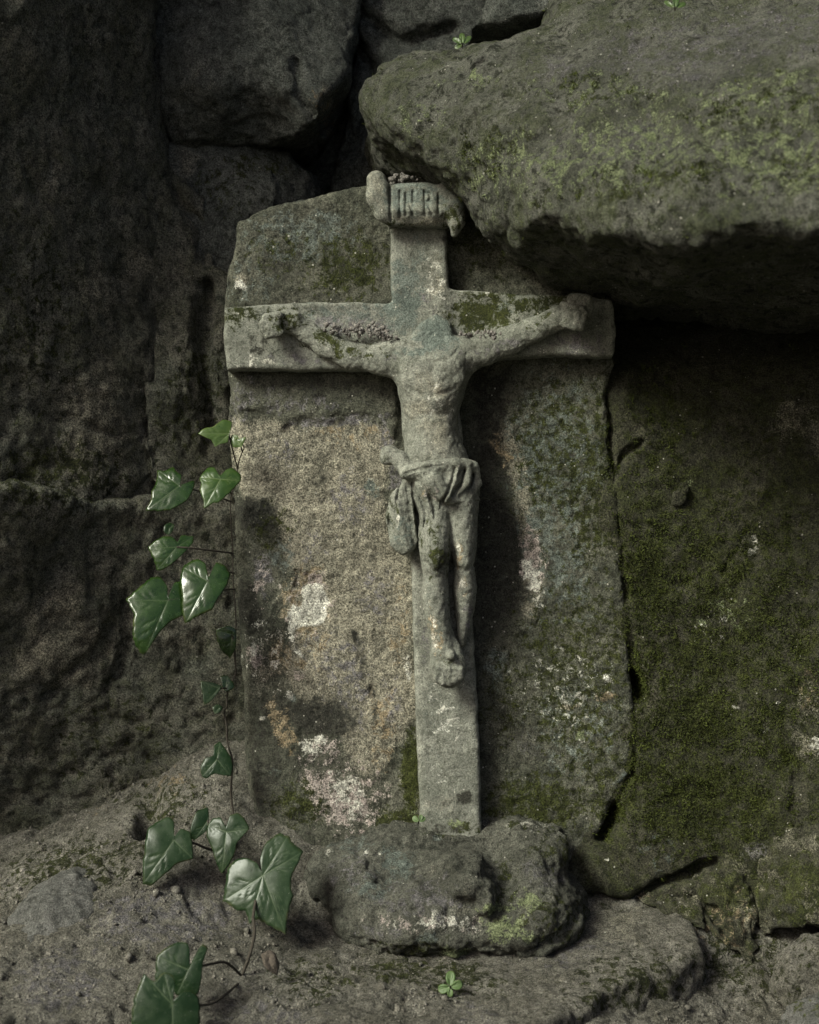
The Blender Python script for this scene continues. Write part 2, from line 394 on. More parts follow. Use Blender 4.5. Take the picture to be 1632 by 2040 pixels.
def soil_masks(P):
    b = Brush(P, 0); b.x, b.y = ground_px(P); b.x += 14*fbm(P, .03, 3); b.y += 14*fbm(P, .03, 3, off=9)
    return dict(moss=b.blobs((150,1730,170,60,-12,.55),(330,1600,90,60,0,.5),(620,1960,90,50,0,.5),(840,1930,160,30,0,.55),(1300,1810,90,50,0,.4),(1480,1900,120,90,0,.5),(1440,1760,80,50,0,.5)),
                ochre=b.blobs((1420,1830,55,45,0,.42),(1330,1950,60,40,0,.3),(180,1600,30,20,0,.4),(340,1560,40,30,0,.4)),
                vio=b.blobs((330,1830,190,70,0,.5),(120,1960,110,80,0,.5),(560,2000,150,60,0,.4)), tan=b.blobs((1000,1960,300,60,0,.4)),
                dark=b.blobs((540,1900,60,30,0,.4)), white=b.z)
o = mesh_obj('ground', P, F, M_SOIL, soil_masks(P), origin=(0,0,0)); tag(o, kind='structure')

# ---- cliff behind everything, curving into side walls and roof, unseen, added to block skylight
cx = spread(-.9, 1.0, .02, 6, 14); czs = np.concatenate([np.arange(-.1, 1.9, .02), 1.9+np.cumsum(np.geomspace(.03, .5, 14))])
CX, CZZ = np.meshgrid(cx, czs, indexing='ij')
CY = .27 - .58*sstep(1.12, 1.75, CZZ)*sstep(.9, -.1, CX) - .30*sstep(-.55, -.95, CX)*sstep(.5, 1.2, CZZ) - .55*sstep(.75, 1.3, CX)
CP = np.stack([CX, CY, CZZ], -1).reshape(-1, 3); CP[:,1] += .05*fbm(CP, .25, 4) + .012*fbm(CP, .05, 3)
ii = np.arange(len(CP)).reshape(CX.shape)
CF = np.stack([ii[:-1,:-1], ii[1:,:-1], ii[1:,1:], ii[:-1,1:]], -1).reshape(-1, 4)
o = mesh_obj('cliff', CP, CF, M_BACK, origin=(0,0,0)); tag(o, kind='structure')

# ---- rocks of the niche
def m_left(P, N):
    b = Brush(P, 14); return dict(tan=b.blobs((180,830,60,130,0,.62),(190,580,40,80,0,.5),(185,430,25,40,0,.4),(250,500,30,50,0,.45),(120,1300,120,160,0,.45)),
        moss=b.blobs((110,950,140,70,0,.55),(80,650,90,200,0,.35),(350,820,60,120,0,.4),(380,720,60,60,0,.45),(200,1500,160,120,0,.3)), dark=b.blobs((250,640,60,150,0,.4)))
o = front_rock('rock_outcrop', [(-520,-400),(280,-400),(268,60),(282,240),(298,380),(296,640),(290,760),(300,1000),(240,1030),(150,1018),(60,998),(-520,985)],
    [(-500,-400,-.16),(0,-400,-.13),(280,-400,.0),(-500,400,-.12),(0,100,-.09),(0,500,-.07),(0,950,-.03),(-500,950,-.06),(150,500,.00),(280,100,.07),(290,500,.08),(280,950,.05),(150,950,.01)],
    .3, M_LEFT, grooves=[([(180,300),(210,520),(190,700)],16,.008),([(60,820),(200,860),(270,840)],10,.006)], masks=m_left, seed=1.0, rnd=.012)
tag(o, 'tall dark rock face filling the upper left, above the horizontal crack', 'rock')
o = front_rock('rock_outcrop', [(-520,955),(60,968),(150,990),(240,1002),(310,985),(400,960),(520,940),(520,1520),(430,1560),(300,1620),(0,1800),(-520,1900)],
    [(-500,1000,-.15),(0,1000,-.06),(200,1040,.02),(-500,1800,.03),(0,1680,.08),(470,1000,.085),(470,1480,.09),(150,1200,.01),(150,1450,.05),(300,1300,.055)],
    .3, M_LEFT, grooves=[([(90,1390),(130,1340),(200,1300),(215,1250)],9,.010),([(200,1380),(230,1340),(250,1280),(240,1180)],8,.009),([(60,1240),(90,1200),(130,1120)],9,.006)], masks=m_left, seed=2.0, rnd=.012)
tag(o, 'dark mossy rock face behind the ivy leaves, lower left', 'rock')
o = front_rock('rock_block', [(300,345),(335,325),(400,385),(412,520),(450,545),(470,800),(520,960),(520,1010),(330,1010),(300,960),(296,640)],
    [(300,350,.09),(400,400,.11),(310,640,.07),(440,600,.10),(320,960,.05),(500,960,.09),(380,760,.065),(430,900,.085)],
    .3, M_LEFT, grooves=[([(335,340),(350,400),(392,440),(400,520)],9,.016),([(410,560),(405,700),(420,860)],14,.02),([(296,640),(310,760)],9,.02)], masks=m_left, seed=3.0, rnd=.010)
tag(o, 'narrow upright rock left of the carved slab, split by a crack', 'rock')
def m_back(P, N):
    b = Brush(P, 12, .12); return dict(tan=b.blobs((350,330,60,40,0,.5),(420,180,80,30,0,.35),(640,190,30,40,0,.45)), moss=b.blobs((520,320,90,25,0,.5),(440,370,80,60,0,.35)), ochre=b.blobs((640,205,16,22,0,.4)))
o = front_rock('rock_block', [(295,-300),(760,-300),(720,-20),(700,60),(690,130),(662,200),(645,240),(600,275),(520,275),(430,280),(330,282),(296,210)],
    [(300,-300,.06),(700,-300,.14),(300,0,.12),(500,0,.11),(690,60,.15),(320,240,.13),(420,180,.085),(560,180,.09),(630,215,.09),(520,250,.13),(650,100,.12)],
    .34, M_BACK, grooves=[([(590,130),(600,200),(625,235)],9,.012),([(330,70),(400,50)],10,.006)], masks=m_back, seed=4.0, rnd=.012)
tag(o, 'grey overhanging rock block high behind the slab, with a hollow underside', 'rock')
o = front_rock('rock_block', [(300,280),(400,262),(480,266),(570,290),(618,330),(640,400),(600,470),(480,600),(380,560),(340,420)],
    [(330,300,.13),(480,285,.15),(600,340,.17),(400,400,.115),(540,400,.13),(450,520,.12),(620,420,.18)],
    .34, M_BACK, masks=m_back, seed=5.0, rnd=.016)
tag(o, 'low rounded rock just behind the slab top left corner', 'rock')
o = front_rock('rock_block', [(700,-300),(1200,-300),(1100,40),(900,300),(800,420),(600,480),(640,380),(690,250),(705,60)],
    [(700,-300,.2),(1100,-300,.16),(720,100,.20),(800,200,.19),(700,350,.21),(800,350,.2)],
    .36, M_BACK, grooves=[([(700,60),(760,160),(720,260),(690,300)],12,.02),([(720,20),(800,80),(900,60)],12,.015)], seed=6.0)
tag(o, 'dark recessed rock between the overhanging block and the mossy boulder', 'rock')
o = front_rock('rock_block', [(925,48),(955,12),(1000,-80),(1200,-160),(1160,20),(1095,34),(1000,50)],
    [(940,40,.06),(1000,0,.03),(1090,20,.03),(1100,-100,.05)], .2, M_BACK, seed=7.0, rnd=.012, disp=rockify(.006,.005,.002,.002,7))
tag(o, 'small dark rock at the top edge resting above the mossy boulder', 'rock')

# the boulder that overhangs from the right
BP = [(722,200,-.06),(730,140,-.06),(775,98,-.05),(860,70,-.06),(940,42,-.08),(1060,36,-.09),(1105,12,-.10),(1140,-150,-.1),(1500,-260,-.15),(2300,-260,-.2),
      (2300,500,-.50),(1632,468,-.42),(1400,472,-.38),(1150,458,-.30),(1060,440,-.25),(1000,412,-.22),(940,362,-.18),(872,306,-.145),(808,274,-.12),(745,234,-.10)]
BD = [(726,180,-.06),(745,235,-.10),(790,110,-.055),(800,280,-.125),(860,180,-.115),(900,370,-.165),(940,60,-.07),(960,200,-.16),(1000,410,-.22),(1100,60,-.11),(1150,250,-.25),(1150,425,-.30),
      (1300,40,-.17),(1400,430,-.38),(1400,220,-.31),(1632,0,-.21),(1632,200,-.36),(1632,430,-.42),(2200,0,-.28),(2200,430,-.5)]
def m_bould(P, N):
    b = Brush(P, 16, -.2)
    return dict(moss=b.blobs((1180,200,120,50,20,.34),(1450,300,160,60,0,.34),(980,290,70,50,0,.34),(1250,420,200,40,0,.34),(1560,420,160,40,0,.36)),
        lime=b.blobs((1200,350,190,90,0,.44),(1500,400,230,80,0,.44),(1180,210,150,60,20,.36),(1450,280,190,80,0,.38),(1000,310,90,60,0,.36),(940,110,70,40,0,.34),(850,180,60,60,0,.28)),
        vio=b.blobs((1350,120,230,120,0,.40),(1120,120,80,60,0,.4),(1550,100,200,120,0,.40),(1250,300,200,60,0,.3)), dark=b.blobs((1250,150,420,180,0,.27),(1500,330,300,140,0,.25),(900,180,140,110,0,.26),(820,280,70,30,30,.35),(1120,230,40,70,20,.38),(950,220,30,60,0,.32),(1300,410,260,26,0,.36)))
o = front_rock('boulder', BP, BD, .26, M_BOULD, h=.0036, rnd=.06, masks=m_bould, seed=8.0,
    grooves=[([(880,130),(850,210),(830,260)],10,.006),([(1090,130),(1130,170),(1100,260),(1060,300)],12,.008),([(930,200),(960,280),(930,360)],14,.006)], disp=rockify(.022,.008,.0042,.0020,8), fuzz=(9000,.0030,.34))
tag(o, 'large mossy grey boulder overhanging the crucifix from the upper right', 'boulder')
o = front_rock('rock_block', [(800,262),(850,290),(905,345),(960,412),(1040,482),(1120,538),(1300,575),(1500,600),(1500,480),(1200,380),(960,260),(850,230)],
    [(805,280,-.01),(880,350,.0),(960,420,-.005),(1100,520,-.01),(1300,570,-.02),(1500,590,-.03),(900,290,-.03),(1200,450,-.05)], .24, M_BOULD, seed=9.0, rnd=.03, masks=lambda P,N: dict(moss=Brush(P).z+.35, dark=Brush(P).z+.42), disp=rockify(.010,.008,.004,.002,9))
tag(o, 'dark under-ledge of rock below the mossy boulder, behind the cross top', 'rock')

def m_right(P, N):
    b = Brush(P, 14)
    return dict(moss=b.blobs((1290,1150,60,130,0,.75),(1390,1430,80,70,0,.8),(1350,1250,200,300,0,.5),(1500,1300,160,350,0,.48),(1400,1600,190,110,0,.6),(1300,1500,70,120,0,.55),(1320,900,80,150,0,.4)),
        tan=b.blobs((1590,860,60,60,0,.34),(1600,1450,40,120,0,.4),(1500,1700,60,50,0,.35)), vio=b.blobs((1500,1690,50,24,0,.5),(1480,1080,24,40,0,.42),(1410,1710,30,16,0,.45)),
        white=b.blobs((1463,1412,9,8,0,.62),(1550,1395,8,8,0,.6),(1620,1480,16,18,0,.62),(1500,1080,12,26,20,.5),(1520,1450,6,5,0,.55),(1453,1435,6,5,0,.55),(1205,1705,6,4,0,.6),(1420,1240,40,40,0,.22)),
        lime=b.blobs((1455,1215,50,40,0,.28),(1390,1235,9,8,0,.6),(1470,1250,8,9,0,.55),(1530,1165,10,8,0,.5),(1365,965,12,16,0,.45)), ochre=b.blobs((1610,1370,24,60,0,.35)), pink=b.z, dark=b.blobs((1400,640,320,90,0,.5)), teal=b.blobs((1310,1690,50,40,0,.35)))  # dark: shade beneath the boulder put into the colour
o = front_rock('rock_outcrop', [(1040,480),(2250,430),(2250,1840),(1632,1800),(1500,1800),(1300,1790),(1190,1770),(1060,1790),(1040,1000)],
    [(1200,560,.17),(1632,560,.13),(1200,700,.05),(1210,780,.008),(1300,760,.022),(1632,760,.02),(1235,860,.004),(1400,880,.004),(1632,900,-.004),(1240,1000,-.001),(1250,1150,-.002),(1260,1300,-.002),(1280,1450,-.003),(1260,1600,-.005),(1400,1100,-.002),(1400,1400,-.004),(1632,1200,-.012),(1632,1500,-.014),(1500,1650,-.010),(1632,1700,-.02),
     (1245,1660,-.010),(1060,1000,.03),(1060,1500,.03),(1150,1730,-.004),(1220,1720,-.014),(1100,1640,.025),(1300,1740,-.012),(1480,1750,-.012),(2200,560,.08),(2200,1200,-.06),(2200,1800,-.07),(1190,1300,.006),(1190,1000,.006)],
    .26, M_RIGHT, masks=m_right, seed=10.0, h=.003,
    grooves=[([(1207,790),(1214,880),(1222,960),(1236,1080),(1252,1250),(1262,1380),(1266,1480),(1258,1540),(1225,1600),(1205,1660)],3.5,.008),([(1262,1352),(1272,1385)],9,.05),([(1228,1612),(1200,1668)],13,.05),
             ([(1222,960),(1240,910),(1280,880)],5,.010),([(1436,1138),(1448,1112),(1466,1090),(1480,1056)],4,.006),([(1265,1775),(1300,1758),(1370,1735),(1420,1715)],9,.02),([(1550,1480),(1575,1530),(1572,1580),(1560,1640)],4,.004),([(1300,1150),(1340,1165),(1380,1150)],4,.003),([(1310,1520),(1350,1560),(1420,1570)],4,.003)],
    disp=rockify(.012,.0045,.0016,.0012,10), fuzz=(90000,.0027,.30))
tag(o, 'broad moss covered rock face right of the carved slab', 'rock')
def knob(px, py, r, y, name, label, mat, sx=1.0, sz=1.0, rot=0.0, seed=0.0, depth=1.0, h=.0022):
    c = W3(px, py, y); r = r*PX; m = r*max(sx, sz, depth)*1.35+.01; cr, sr = math.cos(R(rot)), math.sin(R(rot))
    def fn(X, Y, Z):
        u = (X-c[0])*cr+(Z-c[2])*sr; v = -(X-c[0])*sr+(Z-c[2])*cr
        q = (np.abs(u/(r*sx))**2.6+np.abs(v/(r*sz))**2.6+np.abs((Y-c[1])/(r*depth))**2.4)**(1/2.5)
        return (q-1)*r*min(sx, sz)
    o = build(name, c-m, c+m, h, fn, mat, rockify(min(r*.5,.012), min(r*.4,.008), .0036, .0030, seed), (lambda P, N: dict(moss=Brush(P).z+.25)))
    return tag(o, label, name)
knob(1358,985,15,-.004,'stone','small stone lump stuck in the mossy rock face, upper middle',M_RIGHT,.9,1.7,-32,11,.6,.0016)
def m_low(P, N):
    b = Brush(P, 10); return dict(ochre=b.blobs((1450,1830,50,55,0,.34),(1290,1760,40,30,0,.3)), moss=b.blobs((1480,1760,90,50,0,.55),(1600,1760,90,80,0,.65),(1350,1800,60,30,0,.4)), tan=b.z+.25,
        vio=b.z, white=b.z, lime=b.z, pink=b.z, dark=b.blobs((1540,1780,30,90,0,.4)), teal=b.z)
RK = rockify(.010,.009,.004,.004,40)
o = front_rock('rock', [(1528,1730),(1560,1688),(1632,1650),(1950,1600),(1950,1880),(1632,1852),(1570,1872),(1530,1905),(1512,1850)], [(1530,1740,-.03),(1530,1880,-.04),(1632,1700,-.05),(1632,1830,-.08),(1900,1650,-.1),(1900,1850,-.12)], .1, M_RIGHT, h=.003, rnd=.02, masks=m_low, seed=14., disp=RK)
tag(o, 'dark mossy rock at the right edge above the pale stone', 'rock')
o = front_rock('rock', [(1375,1765),(1425,1742),(1500,1728),(1518,1800),(1512,1885),(1488,1915),(1440,1885),(1385,1835)], [(1390,1780,-.012),(1440,1760,-.02),(1500,1750,-.02),(1440,1850,-.045),(1500,1870,-.045)], .1, M_RIGHT, h=.0026, rnd=.016, masks=m_low, seed=17., disp=RK, grooves=[([(1385,1800),(1420,1812),(1440,1850)],6,.01),([(1440,1800),(1480,1806),(1510,1800)],5,.006)])
tag(o, 'crumbly yellowish rock lump at the foot of the right rock face', 'rock')
o = front_rock('rock', [(1262,1800),(1275,1765),(1330,1750),(1380,1745),(1410,1800),(1395,1840),(1330,1825)], [(1275,1780,-.008),(1330,1765,-.012),(1390,1780,-.012),(1390,1825,-.035),(1300,1810,-.03)], .1, M_RIGHT, h=.0026, rnd=.012, masks=m_low, seed=18., disp=RK, grooves=[([(1265,1775),(1320,1762),(1360,1790),(1400,1800)],6,.008)])
tag(o, 'small crumbly rock between the carved base and the yellowish lump', 'rock')
knob(1668,1932,112,-.10,'rock','pale grey stone at the right edge near the bottom corner',M_SOIL,1.15,.66,14,15,.8,.003)
knob(1640,2062,80,-.17,'rock','grey stone in the bottom right corner',M_STONE,1.0,.8,28,16,.8,.003)
o = front_rock('stone', [(8,1838),(40,1790),(84,1762),(130,1756),(172,1788),(188,1818),(150,1872),(96,1906),(26,1880)], [(20,1840,-.118),(110,1750,-.092),(176,1800,-.108),(100,1820,-.128),(140,1870,-.142),(90,1895,-.150),(30,1870,-.138)], -.05, M_STONE, h=.0024, rnd=.010, masks=lambda P, N: dict(moss=Brush(P).blobs((40,1890,60,40,0,.5))), seed=19., disp=rockify(.004,.004,.0016,.0016,43))
tag(o, 'flat dark grey stone half buried in the soil bank, lower left', 'stone')

# ledge stone in front of the carved base
LP = [(.25,.06),(.272,-.01),(.2775,-.085),(.24,-.12),(.188,-.16),(.12,-.24),(.05,-.34),(-.15,-.34),(-.16,-.15),(-.10,.06)]
def ledge(X, Y, Z):
    x2, y2 = X[:,:,0], Y[:,:,0]; q = np.stack(np.broadcast_arrays(x2, y2, 0*x2), -1).reshape(-1, 3)
    e = (fbm(q, .07, 3, off=70)*.012).reshape(np.broadcast(x2, y2).shape)
    top = .128 + .30*np.clip(y2, -.12, 0) + .10*np.clip(y2+.12, -1, 0) - .10*np.clip(-.02-x2, 0, 1)
    return np.maximum(smax((poly_sd(x2, y2, LP)+e)[:,:,None], Z-top[:,:,None], .013), -.05-Z)
def m_ledge(P, N):
    b = Brush(P, 0); b.x, b.y = ground_px(P)
    return dict(moss=b.blobs((1250,1990,150,80,-35,.5),(900,1960,140,30,0,.5),(1200,1930,100,30,-30,.4)), tan=b.blobs((1200,1830,180,60,0,.4)), vio=b.blobs((1150,1900,160,50,0,.35),(900,2020,120,40,0,.4)), dark=b.z, ochre=b.z, white=b.z)
o = build('ledge_stone', (-.2,-.48,-.06), (.3,.07,.15), .003, ledge, M_SOIL, rockify(.008,.004,.0018,.002,22), m_ledge)
tag(o, 'broad flat ledge stone under the carved base with a shaded front edge', 'stone')

# ================================================================== THE CARVED CRUCIFIX
ROOT = bpy.data.objects.new('stone_crucifix', None); C.objects.link(ROOT); ROOT.location = (0.03, 0, .12)
ROOT.empty_display_size = .05
tag(ROOT, 'weathered grey stone crucifix carved in relief on an upright slab, its figure headless', 'crucifix')
def relief(points, yr): return [W(a, b, yr) for a, b in points]

SL = [(447,560),(452,530),(463,510),(470,478),(470,440),(520,418),(570,402),(620,394),(680,376),(735,365),(800,362),(900,366),(960,372),(1060,390),(1180,430),(1212,600),(1226,720),(1206,790),(1214,880),(1222,960),(1236,1080),(1250,1250),(1260,1380),(1264,1480),(1254,1540),(1230,1580),(1205,1640),(1170,1690),(1120,1760),(520,1760),(492,1640),(484,1500),(478,1330),(470,1200),(466,1060),(462,960),(452,860),(456,780),(446,700),(443,620)]
def slab(X, Y, Z):
    pts = relief(SL, 0); x2, z2 = X[:,0,:], Z[:,0,:]
    q = np.stack(np.broadcast_arrays(x2, 0*x2, z2), -1).reshape(-1, 3); sh = np.broadcast(x2, z2).shape
    e = (fbm(q, .03, 4, .6, off=80)*.004).reshape(sh)
    px = 816+x2/PX+e*1500; py = 1020-(z2-CZ)/PX+e*1500
    px, py = np.broadcast_arrays(px, py)
    yf = np.zeros(sh, np.float32)
    # crusts and flaked steps
    yf += .006*sstep(14,-14, poly_sd(px, py, [(950,720),(1020,730),(1000,860),(1020,930),(1045,1040),(1085,1110),(1075,1180),(1040,1235),(985,1260),(965,1290),(955,1300),(940,1000)]))
    yf -= .004*sstep(10,-10, poly_sd(px, py, [(450,740),(790,740),(790,880),(730,820),(640,840),(590,832),(560,850),(540,820),(455,815)]))
    yf += .0035*sstep(6,-6, poly_sd(px, py, [(590,1135),(635,1150),(658,1200),(640,1238),(602,1246),(604,1280),(630,1290),(612,1325),(585,1300),(566,1250),(580,1200)]))
    yf += .003*sstep(16,-16, poly_sd(px, py, [(480,1060),(560,1060),(580,1150),(560,1330),(600,1390),(690,1480),(740,1560),(800,1500),(830,1650),(480,1650)]))
    for g, wd, dp in [([(708,1265),(722,1300),(728,1350)],7,.002),([(742,1370),(750,1400)],7,.004),([(806,760),(806,880)],12,.004)]:
        yf += dp*np.exp(-(seg_dist(px, py, g)/wd)**2)
    yf += .010*sstep(26, 0, px-(447+(py-560)*.04))*(py > 500)      # worn arris on the left
    yf += (-.0035*fbm(q, .09, 3, off=81) - .002*fbm(q, .018, 3, .6, off=82)).reshape(sh)
    return np.maximum(smax((poly_sd(x2, z2, pts)+e*.8)[:,None,:], yf[:,None,:]-Y, .007), Y-.11)
def m_slab(P, N):
    b = Brush(P, 10); mx = np.maximum
    tan = mx(b.poly([(455,835),(540,835),(600,862),(700,838),(760,850),(795,905),(765,930),(770,1000),(770,1060),(815,1110),(832,1400),(805,1470),(745,1560),(690,1500),(670,1440),(600,1390),(575,1330),(585,1150),(560,1060),(530,1010),(480,990),(465,940)], 40),
             b.blobs((520,1320,34,90,0,.45),(1025,930,26,70,-12,.80),(1048,1050,24,60,-10,.78),(1062,1180,30,60,0,.6),(480,560,14,14,0,.7),(660,1480,60,24,0,.4)))
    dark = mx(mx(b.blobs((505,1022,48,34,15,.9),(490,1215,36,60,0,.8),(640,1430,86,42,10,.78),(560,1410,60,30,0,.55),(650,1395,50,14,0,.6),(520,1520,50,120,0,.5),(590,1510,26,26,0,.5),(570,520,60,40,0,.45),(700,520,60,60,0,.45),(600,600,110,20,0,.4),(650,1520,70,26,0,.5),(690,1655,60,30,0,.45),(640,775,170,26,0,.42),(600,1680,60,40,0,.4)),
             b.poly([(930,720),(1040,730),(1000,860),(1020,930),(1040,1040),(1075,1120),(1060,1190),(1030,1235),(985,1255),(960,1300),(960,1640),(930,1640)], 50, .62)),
             mx(b.line([(705,1262),(722,1300),(728,1355)], 9, .50), b.line([(740,1370),(752,1400),(748,1440)], 8, .5)))
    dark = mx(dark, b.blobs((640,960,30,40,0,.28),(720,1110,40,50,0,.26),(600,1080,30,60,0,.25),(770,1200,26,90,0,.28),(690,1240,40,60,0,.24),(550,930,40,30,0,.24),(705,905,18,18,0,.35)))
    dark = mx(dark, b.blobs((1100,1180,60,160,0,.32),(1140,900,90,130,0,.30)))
    moss = mx(b.blobs((690,530,90,70,0,.6),(550,500,80,50,0,.35),(600,1600,60,50,0,.62),(820,1545,22,90,0,.95),(790,1630,50,24,-30,.7),(1070,1600,110,60,0,.7),(1200,1560,60,110,0,.5),(1150,1350,130,220,0,.50),(1180,950,70,210,0,.56),(1110,900,100,170,0,.46),(540,1060,40,60,20,.45),(1010,1390,50,120,0,.42),(470,700,20,80,0,.3)), b.blobs((1000,480,120,80,0,.4)))
    vio = b.blobs((660,840,130,14,-4,.55),(770,880,14,60,-20,.55),(790,950,26,40,0,.5),(520,1140,24,60,10,.55),(580,800,120,30,0,.4),(700,700,90,60,0,.25),(700,1380,60,90,0,.4),(640,1300,60,60,0,.35),(1080,1480,120,50,0,.4),(480,790,30,60,0,.4),(560,900,60,40,0,.36),(700,1000,60,70,0,.40),(620,1090,40,50,0,.38),(740,1180,50,60,0,.42),(680,1320,60,60,0,.42),(780,1400,24,60,0,.42))
    teal = b.blobs((600,470,120,60,-10,.5),(500,560,60,60,0,.35),(740,970,18,18,0,.7),(560,1110,26,40,0,.6),(1110,900,110,150,0,.55),(1100,1080,90,170,0,.52),(985,1330,26,60,0,.55),(1150,1430,110,110,0,.45),(585,1392,8,8,0,.75),(545,1535,9,11,0,.8),(1240,1560,20,30,0,.5))
    ochre = mx(b.blobs((562,1445,22,54,-22,.70),(600,1320,16,14,0,.5),(1205,1390,26,11,-10,.55),(1140,1410,30,12,0,.35),(790,1290,26,60,0,.32),(725,860,60,14,0,.35),(540,1330,40,36,0,.34),(604,1205,46,78,12,.62),(560,1300,40,40,0,.46),(760,1450,26,90,0,.44),(800,1230,16,90,0,.36),(690,870,70,22,0,.36),(640,1280,20,60,0,.34)), b.blobs((1000,900,16,50,-20,.4)))
    pink = b.blobs((650,1560,56,28,20,.66),(690,1600,64,64,0,.60),(512,1310,26,26,0,.5),(610,1210,52,64,20,.36),(640,1500,50,40,0,.34),(690,1570,90,60,20,.36),(520,1170,20,40,0,.45),(620,1160,26,24,0,.55),(1060,1110,22,60,-10,.66),(595,1345,20,14,0,.5))
    white = mx(mx(b.poly([(606,1165),(640,1165),(656,1200),(640,1238),(604,1248),(584,1250),(592,1290),(608,1312),(588,1302),(568,1255),(582,1205),(600,1205)], 14, .95),
             b.blobs((690,1575,40,30,40,.60),(628,1490,30,24,0,.62),(705,1610,24,36,0,.5),(814,1330,7,28,0,.7),(1064,1155,17,46,-12,.66),(575,1385,10,9,0,.5),(1208,1350,12,12,0,.55),(1160,1475,10,7,0,.5),(524,1430,9,7,0,.5),(480,568,12,12,0,.6))), b.blobs((1120,1380,110,90,0,.22),(530,1290,60,110,0,.26)))
    lime = b.blobs((1155,1465,16,14,0,.5),(830,1620,14,10,0,.5))
    return dict(tan=tan, dark=dark, moss=moss, vio=vio, teal=teal, ochre=ochre, pink=pink, white=white, lime=lime)
def fine_disp(a, s, seed): return lambda P, N: a*fbm(P, s, 4, .62, off=seed)
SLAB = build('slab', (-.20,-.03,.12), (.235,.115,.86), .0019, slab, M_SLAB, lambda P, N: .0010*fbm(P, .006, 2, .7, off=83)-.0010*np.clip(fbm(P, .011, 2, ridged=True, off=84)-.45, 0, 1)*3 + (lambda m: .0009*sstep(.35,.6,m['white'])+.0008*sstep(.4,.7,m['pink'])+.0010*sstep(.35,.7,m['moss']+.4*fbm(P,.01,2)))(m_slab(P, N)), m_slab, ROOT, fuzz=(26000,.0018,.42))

YC = -.024
CR_UP = [(778,440),(890,440),(893,560),(905,700),(925,900),(938,1100),(945,1280),(955,1480),(962,1690),(840,1690),(836,1600),(828,1400),(820,1120),(806,900),(792,700),(779,560)]
CR_AR = [(446,612),(520,606),(620,600),(700,601),(775,602),(840,588),(900,575),(960,578),(1060,586),(1160,588),(1222,594),(1229,650),(1225,712),(1130,708),(1020,712),(930,720),(860,730),(770,738),(640,738),(540,736),(452,736),(444,680)]
def cross(X, Y, Z):
    x2, z2 = X[:,0,:], Z[:,0,:]; sh = np.broadcast(x2, z2).shape
    q = np.stack(np.broadcast_arrays(x2, 0*x2, z2), -1).reshape(-1, 3); e = (fbm(q, .03, 3, .6, off=90)*.0022).reshape(sh)
    d2 = smin(poly_sd(x2, z2, relief(CR_UP, YC)), poly_sd(x2, z2, relief(CR_AR, YC)), .006) + e
    px = 816+x2/PX; py = 1020-(z2-CZ)/PX; px, py = np.broadcast_arrays(px, py)
    yf = YC + (-.0018*fbm(q, .05, 3, off=91)).reshape(sh)
    yf += .006*sstep(30,-10, poly_sd(px, py, [(905,595),(1000,600),(1010,640),(960,665),(905,665)]))   # hollow beside the neck
    yf += .004*sstep(20,-10, poly_sd(px, py, [(600,620),(770,615),(790,680),(700,670),(620,645)]))
    return np.maximum(smax(d2[:,None,:], yf[:,None,:]-Y, .0065), Y-.02)
def m_cross(P, N):
    b = Brush(P, 9, YC)
    return dict(tan=b.blobs((860,540,40,90,10,.35),(880,1600,60,40,0,.4)), dark=b.blobs((930,1590,30,18,0,.65),(875,1595,20,14,0,.5),(520,690,60,26,0,.5),(900,470,30,20,0,.45),(960,620,60,36,0,.35),(900,1650,70,16,0,.5)),
        moss=b.blobs((960,625,66,42,0,.8),(560,640,70,26,0,.5),(480,630,40,26,0,.5),(1040,600,90,24,10,.6),(660,690,80,16,0,.45),(1100,590,60,30,0,.5),(930,1650,60,14,0,.4)),
        teal=b.blobs((800,590,50,90,0,.66),(700,620,110,20,0,.5),(830,500,30,60,0,.35),(1010,615,20,20,0,.5),(880,1440,40,120,0,.35)),
        vio=b.blobs((700,645,110,22,5,.55),(1160,680,60,30,0,.55),(850,600,30,40,0,.35),(860,1240,26,130,0,.3),(560,715,90,14,0,.4)),
        white=b.blobs((885,1450,34,110,0,.30),(520,720,60,9,0,.4),(870,560,22,60,0,.30),(985,580,16,8,0,.45),(1130,700,60,8,0,.3)), ochre=b.z, pink=b.blobs((730,655,50,10,0,.45)), lime=b.blobs((905,1640,20,10,0,.45)))
build('cross', (-.20,-.05,.16), (.225,.025,.80), .0017, cross, M_CARVE, fine_disp(.0011, .010, 92), m_cross, ROOT)

# ---- title scroll with its cut letters
def caps(X, Y, Z, a, b, ra, rb, sy=1.0):
    d = b-a; L = float((d*d).sum())+1e-12
    t = np.clip(((X-a[0])*d[0]+(Y-a[1])*d[1]+(Z-a[2])*d[2])/L, 0, 1)
    return np.sqrt((X-a[0]-t*d[0])**2+((Y-a[1]-t*d[1])/sy)**2+(Z-a[2]-t*d[2])**2) - (ra+t*(rb-ra))
def chain(X, Y, Z, pts, k=.006, sy=1.0):                         # pts: (px, py, y, r_px)
    D = None
    for p, q in zip(pts[:-1], pts[1:]):
        c = caps(X, Y, Z, W3(*p[:3]), W3(*q[:3]), p[3]*PX, q[3]*PX, sy); D = c if D is None else smin(D, c, k)
    return D
def plate(X, Y, Z, pts, front, back, rnd, bulge=None):
    x2, z2 = X[:,0,:], Z[:,0,:]; yf = front + 0*x2 + 0*z2
    if bulge is not None: yf = yf + bulge(816+x2/PX, 1020-(z2-CZ)/PX)
    return np.maximum(smax(poly_sd(x2, z2, relief(pts, front))[:,None,:], yf[:,None,:]-Y, rnd), Y-back)
